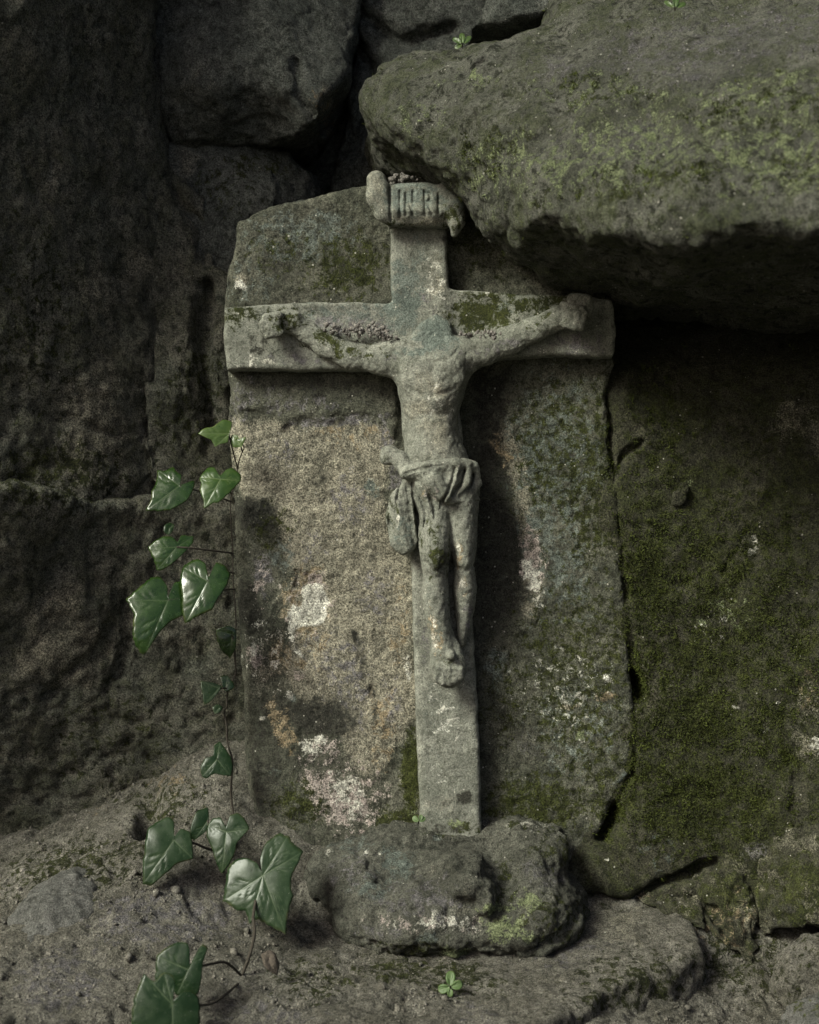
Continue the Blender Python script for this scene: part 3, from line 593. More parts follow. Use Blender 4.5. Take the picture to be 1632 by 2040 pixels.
def scroll(X, Y, Z):
    D = plate(X, Y, Z, [(768,366),(800,360),(850,358),(888,366),(905,395),(905,440),(885,450),(830,449),(776,448),(764,420)], -.042, .01, .008,
              lambda px, py: .005*sstep(420,365,py)-.006*np.exp(-((py-436)/14.)**2)+.00008*np.clip(px-860,0,60)**1.2*1.5)
    D = smin(D, chain(X, Y, Z, [(750,359,-.038,19),(752,392,-.040,20),(766,422,-.040,18),(790,440,-.038,10)], .006, .75), .003)
    D = smin(D, chain(X, Y, Z, [(760,374,-.036,15),(765,405,-.038,14),(776,436,-.036,12)], .006, .9), .004)
    D = smin(D, chain(X, Y, Z, [(888,384,-.036,20),(905,410,-.038,18),(910,442,-.036,14),(905,466,-.032,7)], .006, .9), .005)
    x2, z2 = X[:,0,:], Z[:,0,:]; cut = 0*x2+0*z2
    for st in ([(776,372),(779,438)], [(797,378),(798,431)], [(809,384),(809,428)], [(809,386),(823,427)], [(823,380),(823,428)],
               [(846,378),(847,428)], [(846,380),(857,384),(858,397),(848,404)], [(850,404),(862,427)], [(874,384),(874,424)]):
        cut = np.maximum(cut, np.exp(-(seg_dist(x2, z2, relief(st, -.042))/(2.5*PX))**2))
    return D + (cut*.0030)[:,None,:]*(Y < -.02)
SCR = build('title_scroll', (-.05,-.075,.77), (.07,.015,.87), .0012, scroll, M_CARVE, fine_disp(.0008, .008, 95),
    lambda P, N: (lambda b: dict(teal=b.blobs((820,385,60,40,0,.62),(900,400,40,40,0,.5)), tan=b.blobs((750,400,30,60,0,.5),(830,440,70,12,0,.55)), moss=b.blobs((905,440,26,30,0,.5),(790,445,60,9,0,.4),(750,430,20,20,0,.3)), dark=b.blobs((905,395,20,26,0,.4)), vio=b.z, ochre=b.z, pink=b.z, white=b.z, lime=b.z))(Brush(P, 8, -.04)), ROOT)
SCR['label'] = 'curled stone title scroll with worn cut letters INRI'

# ---- the headless figure, one continuous surface
def prof(X, Y, Z, rows, rnd=.008):                               # rows: (py, left, right, yc, half depth)
    r = np.array(rows, float); yr = float(r[:,3].mean()) - .01
    zz = np.array([W(816, p, yr)[1] for p in r[:,0]]); L = np.array([W(p, 0, yr)[0] for p in r[:,1]]); Q = np.array([W(p, 0, yr)[0] for p in r[:,2]])
    z1 = Z[0,0,:]; o = np.argsort(zz); ip = lambda v: np.interp(z1, zz[o], v[o])[None,None,:]
    c, wd, yc, t = ip((L+Q)/2), ip((Q-L)/2), ip(r[:,3]), ip(r[:,4])
    q = np.sqrt(((X-c)/wd)**2+((Y-yc)/t)**2); d = (q-1)*np.minimum(wd, t)
    return smax(d, np.maximum(Z-zz.max(), zz.min()-Z), rnd)
def figure(X, Y, Z):
    D = prof(X, Y, Z, [(684,778,944,-.024,.020),(705,776,946,-.024,.026),(730,784,940,-.024,.031),(765,790,931,-.024,.0325),(800,797,922,-.024,.031),(825,803,914,-.024,.0265),(845,807,913,-.024,.024),(870,808,918,-.024,.025),(900,805,930,-.024,.029),(940,802,946,-.024,.031),(980,806,950,-.024,.029),(1020,826,950,-.024,.026)])
    # pectorals, belly, rib edge
    for a in ([(828,735,-.048,19),(818,755,-.047,16)], [(898,733,-.048,19),(906,752,-.047,15)], [(862,862,-.043,22),(866,890,-.045,24)]):
        D = smin(D, chain(X, Y, Z, a, .008, .55), .014)
    L = prof(X, Y, Z, [(1000,836,902,-.028,.024),(1060,834,901,-.036,.026),(1100,835,899,-.043,.025),(1125,839,895,-.044,.023),(1150,842,894,-.040,.0205),(1185,840,896,-.038,.0215),(1225,845,898,-.037,.020),(1265,855,903,-.038,.018),(1292,859,909,-.040,.017),(1310,860,918,-.042,.016)])
    Rr = prof(X, Y, Z, [(970,884,955,-.028,.025),(1040,890,953,-.031,.0245),(1090,896,951,-.033,.023),(1122,904,945,-.034,.020),(1145,903,948,-.031,.018),(1172,901,952,-.030,.019),(1205,905,948,-.029,.0165),(1240,909,940,-.028,.013),(1275,912,932,-.027,.010),(1295,912,928,-.027,.008)])
    leg = np.minimum(L, Rr); D = smin(D, leg, .007)
    # foot: instep, ball and toes pointing down, nail head
    f = chain(X, Y, Z, [(882,1270,-.036,21),(888,1298,-.043,28),(893,1325,-.046,33),(895,1338,-.044,33)], .006, .55)
    for i, (x, yy, r) in enumerate([(871,1358,8.5),(883,1364,8),(895,1365,8),(907,1362,8),(918,1354,8)]):
        f = smin(f, chain(X, Y, Z, [(x+1,1332,-.0555,6.5),(x-1,yy-5,-.053,r)], .002), .0016)
    D = smin(D, f, .006)
    D = smin(D, chain(X, Y, Z, [(899,1305,-.0570,10),(899,1306,-.0580,9)], .002), .0015)
    # arms and closed hands
    D = smin(D, chain(X, Y, Z, [(812,706,-.027,34),(760,716,-.028,28),(700,708,-.028,25),(650,688,-.028,22),(612,662,-.028,19),(580,642,-.029,18)], .008, .68), .016)
    D = smin(D, chain(X, Y, Z, [(915,706,-.028,35),(965,697,-.029,28),(1020,677,-.030,25),(1065,656,-.031,22),(1100,640,-.032,20),(1122,630,-.034,20)], .008, .72), .016)
    h = chain(X, Y, Z, [(1120,630,-.038,24),(1142,631,-.040,28)], .004, .62)
    for k, (a, b) in enumerate([((1128,606),(1152,614)), ((1132,618),(1157,626)), ((1132,632),(1157,638)), ((1128,645),(1151,650))]):
        h = smin(h, chain(X, Y, Z, [(a[0]-6,a[1],-.050,7.5),(b[0]-6,b[1],-.0555,8),(b[0]+6,b[1]+1,-.054,8),(b[0]+10,b[1]+3,-.044,7)], .0015), .0012)
    h = smin(h, chain(X, Y, Z, [(1140,594,-.040,11),(1166,600,-.042,14),(1172,618,-.041,11)], .003), .004)
    D = smin(D, h, .006)
    g = chain(X, Y, Z, [(580,642,-.032,20),(548,645,-.032,22)], .004, .75)
    for a, b in [((556,628),(536,634)), ((552,640),(530,645)), ((552,652),(532,657)), ((558,662),(540,668))]:
        g = smin(g, chain(X, Y, Z, [(a[0],a[1],-.043,8.5),(b[0]-6,b[1],-.042,9)], .002), .002)
    g = smin(g, chain(X, Y, Z, [(570,628,-.034,11),(590,630,-.034,10)], .003), .005)
    D = smin(D, g, .008)
    # broken stump where head and beard were
    st = plate(X, Y, Z, [(806,690),(822,660),(840,638),(866,622),(884,630),(898,640),(906,668),(914,694),(880,722),(820,716)], -.030, .0, .010, lambda px, py: -.0002*np.clip(py-640, 0, 60)*1.1)
    D = smin(D, st, .003)
    x2, z2 = X[:,0,:], Z[:,0,:]
    for g, wd, dp in (([(862,725),(862,790)],5,.0012),([(812,772),(838,786),(862,792),(886,785),(912,768)],4,.0014),([(806,805),(830,822),(856,828)],5,.0009),([(916,800),(895,820),(868,828)],5,.0009),([(845,1118),(868,1138),(892,1120)],3,.0016),([(905,1128),(926,1138),(944,1126)],3,.0014),([(806,692),(830,712),(862,724),(896,716),(912,696)],2.5,.0016)):
        D = D + (dp*np.exp(-(seg_dist(x2, z2, relief(g, -.045))/(wd*PX))**2))[:,None,:]
    return D
def fig_disp(P, N): return .0006*fbm(P, .007, 3, .65, off=101) + .0010*fbm(P, .035, 2, off=103) - .0005*np.clip(fbm(P, .010, 2, ridged=True, off=104)-.40, 0, 1)*3
def m_fig(P, N):
    b = Brush(P, 8, -.04); mx = np.maximum
    return dict(tan=b.blobs((860,820,60,100,0,.35),(905,1200,40,60,0,.25)), dark=mx(b.blobs((872,1110,26,44,-10,.52),(548,655,20,20,0,.3)), b.z),
        moss=b.blobs((650,672,60,18,30,.62),(570,640,40,22,0,.5),(868,1100,32,50,0,.45),(1080,640,40,20,0,.35),(720,700,50,18,0,.5),(890,1180,16,60,0,.2),(900,1320,20,24,0,.2)),
        teal=b.blobs((868,662,46,44,0,.9),(830,700,60,14,0,.5),(860,1180,26,60,0,.2)), vio=b.blobs((1000,690,80,14,-20,.42),(930,1230,14,40,0,.45),(780,712,40,12,0,.3),(880,700,50,14,0,.35)),
        white=b.blobs((856,820,14,10,0,.36),(895,815,14,20,0,.36),(870,790,40,30,0,.26),(1145,640,14,14,0,.42),(866,1240,7,22,-10,.34),(864,1275,8,26,0,.42),(910,1092,7,22,0,.42),(920,1165,8,20,0,.36)),
        ochre=b.blobs((866,1260,12,54,-8,.5),(912,1100,11,34,0,.48),(922,1165,10,24,0,.35)), pink=b.z, lime=b.z)
FIG = build('carved_figure', (-.155,-.085,.335), (.19,.005,.735), .0014, figure, M_CARVE, fig_disp, m_fig, ROOT)
FIG['label'] = 'headless crucified figure with outstretched arms and crossed feet'
def cloth(X, Y, Z):
    D = prof(X, Y, Z, [(916,812,948,-.024,.030),(925,804,953,-.024,.034),(950,800,957,-.024,.0345),(980,806,957,-.025,.0335),(1000,850,956,-.026,.031),(1012,880,954,-.027,.027)], .004)
    # rolled edge, swag and folds
    for a, k in (([(806,944,-.050,9),(850,930,-.057,10),(905,922,-.056,9),(944,928,-.044,10)], .006), ([(838,938,-.052,14),(862,958,-.058,18),(886,984,-.058,17)], .004),
                 ([(908,930,-.056,9),(902,958,-.057,10),(888,990,-.054,8)], .0025), ([(930,930,-.050,10),(930,960,-.051,11),(905,992,-.052,8)], .0025), ([(948,934,-.042,9),(951,962,-.040,9),(940,985,-.042,7)], .002),
                 ([(886,1010,-.050,5),(920,1001,-.050,5),(953,996,-.038,5)], .003), ([(796,912,-.036,16),(776,905,-.034,17),(772,912,-.034,15)], .006), ([(800,925,-.040,14),(815,940,-.048,14)], .006)):
        D = smin(D, chain(X, Y, Z, a, .003), k)
    p1 = plate(X, Y, Z, [(806,952),(824,962),(829,1000),(836,1072),(826,1096),(802,1108),(778,1088),(768,1030),(776,990)], -.043, -.016, .006, lambda px, py: .012*np.exp(-((px-778-(py-1040)*.06)/8.)**2)*sstep(960,1000,py)*sstep(1085,1050,py)-.003*np.exp(-((px-800-(py-1040)*.25)/7.)**2)+.0022*np.exp(-((px-820-(py-1040)*.12)/4.)**2))
    p2 = plate(X, Y, Z, [(826,960),(868,966),(880,992),(876,1040),(862,1060),(842,1052),(833,1010)], -.056, -.02, .005, lambda px, py: -.003*np.exp(-((px-838-(py-960)*.35)/5.)**2)+.003*np.exp(-((px-850-(py-960)*.25)/5.)**2))
    D = smin(smin(D, p1, .002), p2, .002)
    x2, z2 = X[:,0,:], Z[:,0,:]
    for g, wd, dp in (([(906,932),(902,955),(890,984),(880,1000)],2.6,.0040),([(927,934),(920,962),(902,988)],2.6,.0042),([(944,944),(938,968),(916,990)],2.2,.0036),([(884,1012),(915,1004),(954,999)],2.0,.0026),([(822,962),(826,1000),(834,1070)],2.2,.0034),
                      ([(846,944),(868,964),(884,996)],2.0,.0024),([(836,990),(848,1020),(846,1050)],2.0,.0022),([(798,960),(790,1000),(784,1050)],2.4,.0026),([(806,944),(840,934),(880,928)],2.0,.0020)):
        D = D + (dp*np.exp(-(seg_dist(x2, z2, relief(g, -.045))/(wd*PX))**2))[:,None,:]
    return D
build('loincloth', (-.035,-.085,.455), (.08,.0,.58), .0013, cloth, M_CARVE, fig_disp,
    lambda P, N: (lambda b: dict(tan=b.blobs((870,990,30,30,0,.4)), moss=b.blobs((780,1020,16,40,0,.35),(770,915,20,12,0,.3),(850,1050,14,14,0,.3)), dark=b.blobs((885,985,16,16,0,.4)), teal=b.blobs((805,1060,26,40,0,.45)), vio=b.z, ochre=b.blobs((850,990,14,20,0,.3)), pink=b.blobs((858,985,16,26,-30,.3)), white=b.blobs((792,1035,4,18,10,.55),(832,1070,5,16,0,.4)), lime=b.z))(Brush(P, 6, -.045)), FIG)

# ---- carved rocky base at the foot of the cross
def base(X, Y, Z):
    def ell(px, py, y, rx, ry, rz, rot=0):
        c = W3(px, py, y); a, b, d = rx*PX, ry, rz*PX; cr, sr = math.cos(R(rot)), math.sin(R(rot))
        u = (X-c[0])*cr+(Z-c[2])*sr; v = -(X-c[0])*sr+(Z-c[2])*cr
        q = np.sqrt((u/a)**2+((Y-c[1])/b)**2+(v/d)**2); return (q-1)*min(a, b, d)
    D = ell(850,1800,-.02,210,.100,122,-4)
    D = smin(D, ell(715,1740,-.01,100,.06,70,0), .02)
    D = smin(D, ell(1062,1815,-.03,108,.088,92,8), .026)
    D = smin(D, ell(1095,1690,-.005,42,.05,44), .012)
    D = smin(D, ell(1030,1660,.0,60,.035,34), .014)
    D = smin(D, ell(1048,1722,-.03,58,.055,50), .014)
    D = smin(D, ell(880,1668,.0,130,.034,40,-4), .016)
    D = smin(D, ell(925,1752,-.075,66,.046,52,-35), .010)          # jutting brow of the middle lump
    D = smin(D, ell(968,1790,-.098,22,.022,34,10), .006)
    D = smin(D, ell(880,1850,-.075,150,.036,24,-4), .012)          # pale lower shelf
    for px, py, y, r, dpt in ((772,1738,-.075,30,.012),(930,1802,-.118,20,.008),(1008,1752,-.095,15,.008),(650,1800,-.05,24,.004)):
        c = W3(px, py, y); dd = np.sqrt((X-c[0])**2+(.6*(Y-c[1]))**2+(Z-c[2])**2)
        D = D + dpt*np.exp(-(dd/(r*PX))**2)
    g = seg_dist(X[:,0,:], Z[:,0,:], [W(1150,1800,-.06), W(1120,1850,-.08), W(1050,1880,-.1)])
    D = D + (.004*np.exp(-(g/.004)**2))[:,None,:]
    return np.maximum(D, .075-Z)
def m_base(P, N):
    s = CAMD/(CAMD+P[:,1])/PX; b = Brush(P, 0); b.x = 816+P[:,0]*s+9*fbm(P, .02, 3); b.y = 1020-(P[:,2]-CZ)*s+9*fbm(P, .02, 3, off=3)
    return dict(tan=b.blobs((900,1760,60,60,0,.3)), moss=b.blobs((900,1650,60,20,0,.55),(1100,1690,50,50,0,.4),(1100,1830,80,60,0,.42),(1010,1760,40,60,0,.4),(1050,1640,60,20,0,.4),(820,1900,120,30,0,.5),(1130,1850,40,40,0,.4)), dark=b.blobs((650,1800,60,60,0,.5),(1130,1760,30,60,0,.4),(930,1690,60,20,0,.3),(850,1760,60,26,-20,.32)),
        teal=b.blobs((790,1720,44,40,30,.55),(740,1770,40,30,0,.5),(850,1870,24,14,0,.7),(873,1667,9,8,0,.95),(700,1680,60,30,0,.4)), vio=b.blobs((830,1790,110,50,0,.42),(700,1740,60,50,0,.4),(1080,1740,70,40,20,.4),(760,1860,60,26,0,.4)),
        white=b.blobs((880,1836,90,20,0,.44),(726,1698,7,6,0,.6),(753,1704,6,5,0,.6),(655,1697,10,8,0,.55),(940,1745,10,8,0,.45),(880,1640,100,30,0,.2),(1060,1642,50,12,0,.35)), pink=b.blobs((950,1843,16,18,0,.45),(840,1840,110,20,0,.30)), ochre=b.z,
        lime=b.blobs((990,1810,50,10,0,.66),(1010,1850,50,26,10,.6),(1055,1795,30,26,0,.55),(1045,1865,40,20,0,.5),(905,1908,38,22,0,.85),(925,1935,16,16,0,.6),(985,1862,18,18,0,.7)))
def base_disp(P, N):
    m = m_base(P, N)['lime']; return rockify(.009,.007,.0026,.0030,30)(P, N) + .002*np.clip(m, 0, 1)*(1+fbm(P, .006, 2))
build('carved_base', (-.14,-.15,.07), (.20,.06,.23), .0018, base, M_BASE, base_disp, m_base, ROOT)

# ================================================================== GRIT AND CRUMBS
_t = (1+5**.5)/2
ICO_V = np.array([(-1,_t,0),(1,_t,0),(-1,-_t,0),(1,-_t,0),(0,-1,_t),(0,1,_t),(0,-1,-_t),(0,1,-_t),(_t,0,-1),(_t,0,1),(-_t,0,-1),(-_t,0,1)], float)/1.902
ICO_F = np.array([(0,11,5),(0,5,1),(0,1,7),(0,7,10),(0,10,11),(1,5,9),(5,11,4),(11,10,2),(10,7,6),(7,1,8),(3,9,4),(3,4,2),(3,2,6),(3,6,8),(3,8,9),(4,9,5),(2,4,11),(6,2,10),(8,6,7),(9,8,1)])
def grains(name, pos, rad, mat, label, cat='gravel'):
    n = len(pos); V = np.repeat(ICO_V[None], n, 0)*(1+.30*RNG.normal(size=(n,12,1)).clip(-1.5,1.5))*RNG.uniform(.6,1.2,(n,1,3))
    V = V*rad[:,None,None] + pos[:,None,:]; F = (ICO_F[None]+12*np.arange(n)[:,None,None]).reshape(-1,3)
    return tag(mesh_obj(name, V.reshape(-1,3), F, mat, origin=(0,0,0), smooth=False), label, cat, kind='stuff')
n = 42000
x = RNG.uniform(-.46,.48,n); y = -.46+.56*RNG.uniform(0,1,n)
keep = fbm(np.stack([x,y,0*x],1), .06, 3) + .1*(x < -.08) > RNG.uniform(-.15,.9,n)
x, y = x[keep], y[keep]; z = ground_z(x, y); r = .0006+.0013*RNG.random(len(x))**3+ .0016*(RNG.random(len(x)) < .03) + .0035*(RNG.random(len(x)) < .004)
grains('gravel', np.stack([x,y,z+r*.2],1), r, M_GRIT, 'loose sandy grit scattered over the soil bank and floor')
def crumbs(spots, n, rmax, label, mat=M_PINKG):
    pos = []
    for _ in range(n):
        (a, b), (c, d), y0, y1, j = random.choice(spots); u = random.random()
        p = W3(a+(c-a)*u, b+(d-b)*u+random.gauss(0, j), random.uniform(y0, y1)); pos.append(p)
    return grains('stone_crumbs', np.array(pos), np.array([.0005+rmax*random.random()**3 for _ in pos]), mat, label, 'crumbs')
crumbs([((640,652),(790,672),-.040,-.026,5),((690,655),(770,664),-.042,-.028,8)], 240, .0030, 'pinkish stone crumbs lodged above the figure arm on the left beam')
crumbs([((912,668),(1000,664),-.040,-.028,4)], 90, .0026, 'pinkish stone crumbs lodged above the figure arm beside the neck stump')
crumbs([((782,357),(815,358),-.02,.0,5),((800,356),(840,360),-.015,.0,4)], 70, .0036, 'pinkish stone crumbs lying on top of the title scroll')

# ================================================================== IVY
def leaf_mesh(name, outline, junc, y0, mat, parent, tilt=(0, 0), cup=.0, puff=.0006, seed=0.0, crease=.0003, rings=12, thick=.00018, dense=2.0):
    J = np.array(W(junc[0], junc[1], y0)); pts = np.array([W(a, b, y0) for a, b in outline])
    n = len(pts); B = []; tip = []
    rad = np.linalg.norm(pts-J, axis=1)
    tips = [i for i in range(n) if rad[i] > rad[i-1] and rad[i] >= rad[(i+1) % n] and rad[i] > .5*rad.max()]
    for i in range(n):                                    # soft curve through the traced points, pointed at the lobe tips
        p0, p1, p2, p3 = pts[i-1], pts[i], pts[(i+1) % n], pts[(i+2) % n]
        m1 = (p2-p0)*(.08 if i in tips else .28); m2 = (p3-p1)*(.08 if (i+1) % n in tips else .28)
        k = max(3, int(np.linalg.norm(p2-p1)/.0016))
        for u in np.arange(k)/k:
            B.append((2*u**3-3*u*u+1)*p1+(u**3-2*u*u+u)*m1+(-2*u**3+3*u*u)*p2+(u**3-u*u)*m2)
    B = np.array(B); bn = perlin(np.stack([B[:,0]*330, B[:,1]*330, 0*B[:,0]+seed], 1)); B = J+(B-J)*(1+.035*bn[:,None]); m = len(B); t = np.linspace(0, 1, rings+1)[1:]
    rel = t[:,None,None]*(B-J)[None]                      # (rings, m, 2)
    rel = np.concatenate([np.zeros((1,2)), rel.reshape(-1, 2)]); tt = np.concatenate([[0], np.repeat(t, m)])
    r = np.linalg.norm(rel, axis=1); vd = np.full(len(rel), 1.0)
    for i in tips:
        d = pts[i]-J; L = np.linalg.norm(d); d = d/L; al = rel@d; pr = np.abs(rel[:,0]*d[1]-rel[:,1]*d[0])
        vd = np.minimum(vd, np.where((al > -.0005) & (al < L), pr, np.hypot(pr, .002)+.001))
        for fr in (.3, .5, .7):                           # side veins
            for sg in (-1, 1):
                a0 = math.atan2(d[1], d[0])+sg*R(42); e = np.array((math.cos(a0), math.sin(a0))); q = rel-d*L*fr
                al2 = q@e; pr2 = np.abs(q[:,0]*e[1]-q[:,1]*e[0]); vd = np.minimum(vd, np.where((al2 > 0) & (al2 < L*.30), pr2*1.9, 1))
    Rm = rad.max(); P3 = np.stack([J[0]+rel[:,0], 0*r, J[1]+rel[:,1]], 1)
    y = y0 + tilt[0]*rel[:,0] + tilt[1]*rel[:,1] + cup*(r/Rm)**2*Rm - puff*np.clip(vd/.006, 0, 1)*np.sin(np.pi*np.clip(tt, 0, 1)) + crease*np.exp(-(vd/.0016)**2)*(1-.6*tt)
    P3[:,1] = y + .0017*fbm(P3, .030, 2, off=seed)*np.clip(r/.012, 0, 1) + .0009*fbm(P3, .008, 2, off=seed+3)*tt**3
    F = [(0, 1+k, 1+(k+1) % m, 1+(k+1) % m) for k in range(m)]
    ia = 1+np.arange(rings*m).reshape(rings, m); nx = np.roll(ia, -1, 1)
    Q = np.stack([ia[:-1], ia[1:], nx[1:], nx[:-1]], -1).reshape(-1, 4)
    T = np.concatenate([np.array(F)[:, :3], Q[:, [0,1,2]], Q[:, [0,2,3]]])
    vein = np.exp(-(vd/.00055)**2)*(1-.55*tt); rim = sstep(.93, 1.0, tt)*np.clip(.5+1.5*fbm(P3, .01, 2, off=seed+7), 0, 1)
    o = mesh_obj(name, P3, T, mat, dict(vein=vein, rim=rim), parent)
    s = o.modifiers.new('thickness', 'SOLIDIFY'); s.thickness = thick; s.offset = 0
    return o
def tube(name, pts, radii, mat, parent=None, sides=8):
    P0 = np.array(pts, float); S = []; Rd = []
    n = len(P0)
    for i in range(n-1):
        p0, p1, p2, p3 = P0[max(i-1,0)], P0[i], P0[i+1], P0[min(i+2,n-1)]
        for u in np.arange(6)/6:
            S.append(.5*((2*p1)+(p2-p0)*u+(2*p0-5*p1+4*p2-p3)*u*u+(-p0+3*p1-3*p2+p3)*u**3)); Rd.append(radii[i]+(radii[i+1]-radii[i])*u)
    S.append(P0[-1]); Rd.append(radii[-1]); S = np.array(S); Rd = np.array(Rd)
    Rd = Rd*(1+.18*perlin(S*400)); T = np.gradient(S, axis=0); T /= np.linalg.norm(T, axis=1)[:,None]+1e-9
    up = np.array((.3,.9,.2)); A = np.cross(T, up); A /= np.linalg.norm(A, axis=1)[:,None]+1e-9; Bn = np.cross(T, A)
    an = np.linspace(0, 2*np.pi, sides, endpoint=False)
    V = (S[:,None]+Rd[:,None,None]*(np.cos(an)[None,:,None]*A[:,None]+np.sin(an)[None,:,None]*Bn[:,None])).reshape(-1,3)
    ia = np.arange(len(V)).reshape(len(S), sides); nx = np.roll(ia, -1, 1)
    F = np.stack([ia[:-1], nx[:-1], nx[1:], ia[1:]], -1).reshape(-1, 4)
    return mesh_obj(name, V, F, mat, None, parent)
IVY = bpy.data.objects.new('ivy_vine', None); C.objects.link(IVY); b0 = W3(482,1945,-.17); IVY.location = b0; IVY.empty_display_size = .04
tag(IVY, 'ivy vine with glossy lobed leaves climbing the left edge of the slab', 'ivy')
def px3(l): return [W3(*p) for p in l]
def kinked(l, amp=5.0):
    out = []
    for (a, b, y), (c, d, e) in zip(l[:-1], l[1:]):
        out.append((a, b, y)); out.append(((a+c)/2+random.uniform(-amp, amp), (b+d)/2, (y+e)/2+random.uniform(-.003, .001)))
    return out+[l[-1]]
STEM = kinked([(482,1950,-.175),(478,1900,-.12),(474,1800,-.05),(470,1700,-.025),(465,1620,-.016),(461,1560,-.012),(463,1512,-.010),(452,1470,-.012),(447,1420,-.010),(452,1390,-.006),(470,1340,-.004),(470,1250,-.004),(464,1150,-.004),(461,1050,-.006),(461,985,-.010),(474,935,-.014),(483,900,-.018),(484,885,-.02)])
tube('stem', px3(STEM), list(np.linspace(.0013, .0005, len(STEM))), M_DARKBARK, IVY)
for k in range(34):
    a = random.choice(STEM[6:-4]); j = (a[0]+random.uniform(-2,2), a[1]+random.uniform(-20,20), a[2])
    tube('rootlet', px3([j, (j[0]+random.uniform(-4,9), j[1]+random.uniform(2,8), j[2]+.004), (j[0]+random.uniform(-6,14), j[1]+random.uniform(4,16), j[2]+.008)]), [.0004,.0003,.0002], M_BARK, IVY, 5)
for pts, r in (([(462,1102,-.005),(425,1097,-.03),(383,1092,-.046),(352,1090,-.05)], .0010), ([(466,1142,-.004),(450,1141,-.03),(413,1158,-.06)], .0009), ([(468,1174,-.004),(440,1176,-.03),(370,1190,-.058),(334,1196,-.065)], .0010),
               ([(461,985,-.01),(452,965,-.03),(439,955,-.04)], .0009), ([(462,1000,-.008),(420,985,-.03),(358,968,-.045)], .0009), ([(474,935,-.014),(462,890,-.03),(456,865,-.035)], .0008), ([(483,900,-.018),(478,885,-.03),(470,875,-.034)], .0007),
               ([(462,1690,-.03),(423,1693,-.055),(386,1680,-.07),(346,1674,-.08)], .0013), ([(466,1660,-.02),(452,1657,-.065)], .001), ([(440,1690,-.04),(420,1660,-.06),(414,1635,-.05)], .0009),
               ([(482,1945,-.172),(498,1900,-.165),(507,1860,-.15),(504,1828,-.135)], .0016), ([(504,1828,-.135),(512,1780,-.115),(523,1742,-.110)], .0014), ([(482,1945,-.172),(450,1918,-.20),(415,1922,-.235),(374,1932,-.243)], .0012), ([(474,1960,-.19),(420,2000,-.25),(343,2000,-.283)], .0012),
               ([(452,1390,-.006),(452,1372,-.018),(438,1372,-.03)], .0008), ([(461,1530,-.01),(450,1515,-.02),(432,1512,-.03)], .0008), ([(470,1340,-.004),(468,1290,-.016),(462,1265,-.022)], .0007)):
    tube('petiole', px3(pts), [r]*len(pts), M_DARKBARK, IVY, 6)
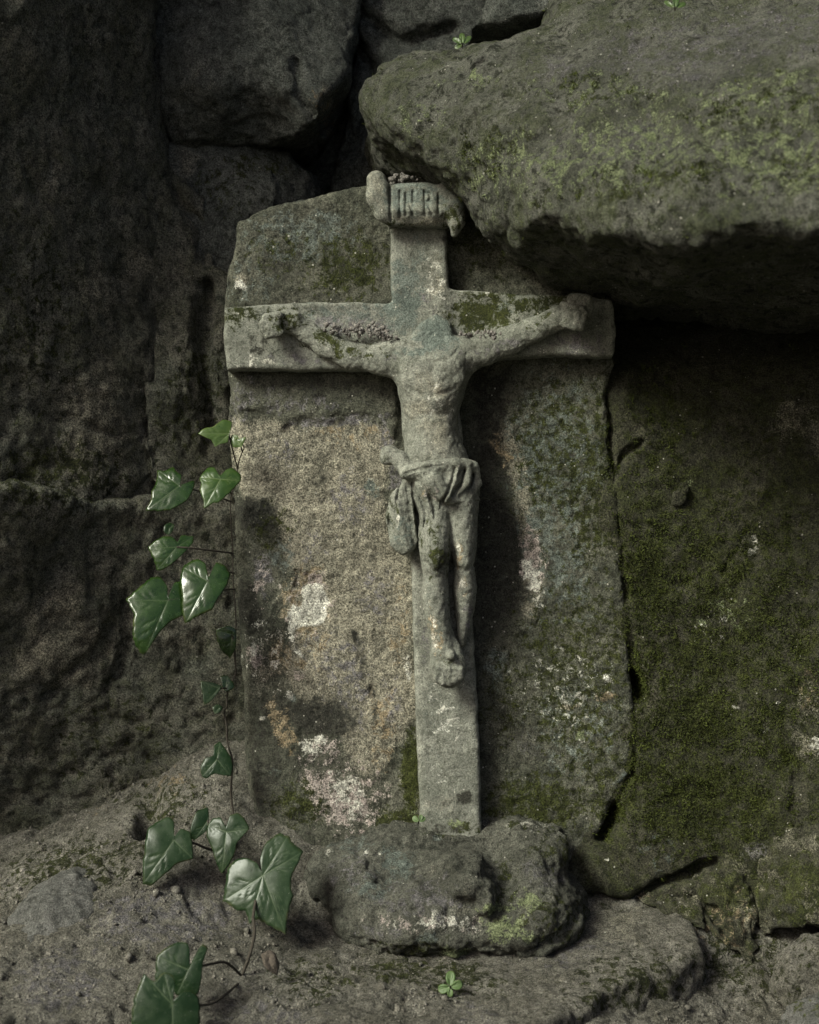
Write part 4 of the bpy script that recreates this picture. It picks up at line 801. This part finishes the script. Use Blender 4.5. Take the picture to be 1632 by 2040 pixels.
LV = [
 ([(396,864),(409,853),(425,850),(443,836),(461,840),(459,857),(456,869),(454,882),(441,885),(430,891),(422,877),(406,870)], (456,864), -.035, M_IVY3, (.25,.3), .1),
 ([(461,866),(473,867),(478,876),(491,870),(486,882),(482,891),(465,891),(458,879)], (471,876), -.034, M_IVY3, (-.2,.2), .1),
 ([(310,936),(324,938),(342,930),(348,938),(360,947),(359,966),(385,957),(387,969),(375,996),(356,1009),(338,1017),(294,1017),(304,993),(303,980),(311,959)], (357,968), -.045, M_IVY, (.15,.55), .2),
 ([(397,951),(412,932),(425,931),(438,947),(449,936),(461,932),(477,944),(479,957),(461,980),(438,1001),(428,1002),(410,1013),(408,997),(400,980),(401,964)], (439,955), -.042, M_IVY3, (.1,.6), .2),
 ([(295,1091),(308,1078),(324,1069),(343,1070),(353,1080),(360,1067),(383,1069),(383,1081),(369,1099),(348,1120),(324,1136),(314,1135),(307,1112)], (352,1090), -.050, M_IVY, (.2,.4), .2),
 ([(252,1194),(282,1165),(298,1152),(316,1151),(331,1168),(334,1190),(344,1163),(356,1160),(365,1171),(367,1223),(343,1237),(322,1258),(301,1290),(293,1302),(279,1290),(269,1261),(270,1223),(262,1208)], (334,1197), -.066, M_IVY, (.3,.45), .25),
 ([(361,1131),(375,1120),(391,1115),(406,1123),(415,1150),(428,1122),(446,1128),(457,1144),(451,1169),(434,1194),(425,1213),(409,1221),(391,1229),(372,1242),(367,1223),(365,1192),(359,1160)], (413,1158), -.060, M_IVY, (.1,.5), .25),
 ([(430,1255),(454,1247),(470,1255),(470,1290),(458,1311),(443,1298),(433,1276)], (462,1264), -.020, M_IVY, (.1,.1), .2),
 ([(327,1047),(338,1041),(347,1046),(343,1059),(336,1066),(327,1059)], (337,1053), -.03, M_IVY2, (.2,.4), .1),
 ([(399,1357),(423,1360),(441,1368),(436,1378),(420,1397),(409,1402),(404,1381)], (436,1371), -.030, M_IVY2, (.3,.4), .2),
 ([(438,1349),(452,1346),(465,1362),(466,1370),(452,1378),(444,1370)], (449,1374), -.020, M_IVY, (.1,.2), .1),
 ([(423,1410),(433,1403),(444,1410),(438,1419),(428,1422)], (436,1411), -.016, M_IVY2, (.1,.4), .1),
 ([(425,1487),(436,1481),(446,1492),(460,1511),(464,1529),(461,1546),(441,1542),(428,1540),(412,1549),(404,1545),(400,1529),(409,1511),(424,1506)], (432,1513), -.030, M_IVY2, (.1,.5), .2),
 ([(293,1654),(309,1642),(330,1632),(343,1640),(347,1666),(359,1654),(378,1661),(384,1685),(386,1709),(356,1717),(330,1738),(306,1757),(290,1754),(288,1717),(290,1685)], (346,1674), -.082, M_IVY2, (.1,.5), .15),
 ([(388,1622),(399,1614),(413,1612),(416,1632),(412,1654),(388,1672),(379,1661)], (413,1636), -.050, M_IVY2, (.2,.4), .15),
 ([(412,1646),(423,1634),(438,1632),(450,1648),(457,1627),(473,1623),(486,1632),(497,1652),(475,1675),(468,1701),(452,1728),(444,1738),(436,1722),(423,1690),(412,1669)], (451,1658), -.068, M_IVY2, (-.1,.45), .2),
 ([(452,1733),(468,1718),(489,1714),(510,1722),(521,1738),(517,1714),(526,1688),(552,1669),(571,1672),(584,1688),(603,1701),(592,1725),(581,1746),(581,1765),(585,1783),(576,1812),(572,1851),(552,1841),(518,1826),(501,1831),(491,1810),(476,1810),(460,1799),(445,1794),(449,1765)], (524,1744), -.112, M_IVY2, (-.1,.5), .15),
 ([(310,1908),(328,1893),(350,1883),(370,1884),(376,1897),(378,1922),(392,1897),(401,1887),(411,1895),(404,1917),(401,1952),(394,1979),(354,1979),(332,1952),(311,1950)], (375,1932), -.245, M_IVY2, (.1,.35), .15),
 ([(283,1945),(304,1959),(323,1943),(341,1950),(347,1966),(344,1994),(363,1979),(379,1979),(396,1996),(395,2060),(350,2110),(300,2100),(262,2070),(264,2040),(268,1985)], (343,2001), -.285, M_IVY2, (.15,.35), .15),
]
for k, (ol, jn, y0, mat, tl, cu) in enumerate(LV):
    leaf_mesh('leaf', ol, jn, y0, mat, IVY, tl, cu, seed=k*3.7)
# ---- small plants
def plantlet(name, label, at, leaves, mat, stem=None):
    e = bpy.data.objects.new(name, None); C.objects.link(e); e.location = W3(*at); e.empty_display_size = .02; tag(e, label, 'plant')
    for k, (cx_, cy_, ln, wd, rot, y) in enumerate(leaves):
        ol = []
        for a in np.linspace(0, 2*np.pi, 12, endpoint=False):
            u = ln*(.5-.5*math.cos(a)); v = wd*.5*math.sin(a)*(1.1-.2*math.cos(a))
            ol.append((cx_+u*math.cos(R(rot))-v*math.sin(R(rot)), cy_+u*math.sin(R(rot))+v*math.cos(R(rot))))
        c0 = (cx_+ln*.06*math.cos(R(rot)), cy_+ln*.06*math.sin(R(rot)))
        leaf_mesh('leaf', ol, c0, y, mat, e, (0, .4), .15, .0012, k*2.1, .0008, 7)
    tube('stem', px3([at, (leaves[0][0], leaves[0][1], leaves[0][5])]), [.0009, .0006], M_BARK, e, 6)
plantlet('seedling', 'tiny green seedling sprouting from soil in front of the carved base', (899,1975,-.165), [(897,1964,26,18,-85,-.185),(899,1966,24,16,-12,-.187),(896,1967,24,16,165,-.187),(898,1970,16,11,95,-.188)], M_SEED)
plantlet('seedling', 'tiny round leaved seedling at the left foot of the cross shaft', (834,1640,-.045), [(834,1636,14,10,-150,-.05),(836,1636,13,9,-30,-.05),(838,1634,10,8,-80,-.05)], M_SEED)
plantlet('fern_sprig', 'small bright green sprig growing on the left end of the boulder', (921,92,-.115), [(921,86,24,11,-90,-.125),(918,86,20,10,-140,-.125),(924,86,22,10,-50,-.125),(920,88,16,9,150,-.125)], M_IVY3)
plantlet('fern_sprig', 'small bright green sprig on top of the boulder at the picture edge', (1345,20,-.21), [(1345,14,26,12,-80,-.225),(1342,14,22,10,-140,-.225),(1349,14,22,10,-30,-.225)], M_IVY3)
o = leaf_mesh('dry_leaf', [(520,1905),(535,1897),(548,1905),(556,1925),(552,1945),(540,1935),(528,1925)], (536,1917), -.19, M_DRY, None, (.3,.6), .5, .004, 77, rings=7)
tag(o, 'shrivelled brown dead leaf lying on the soil below the big ivy leaf', 'leaf')
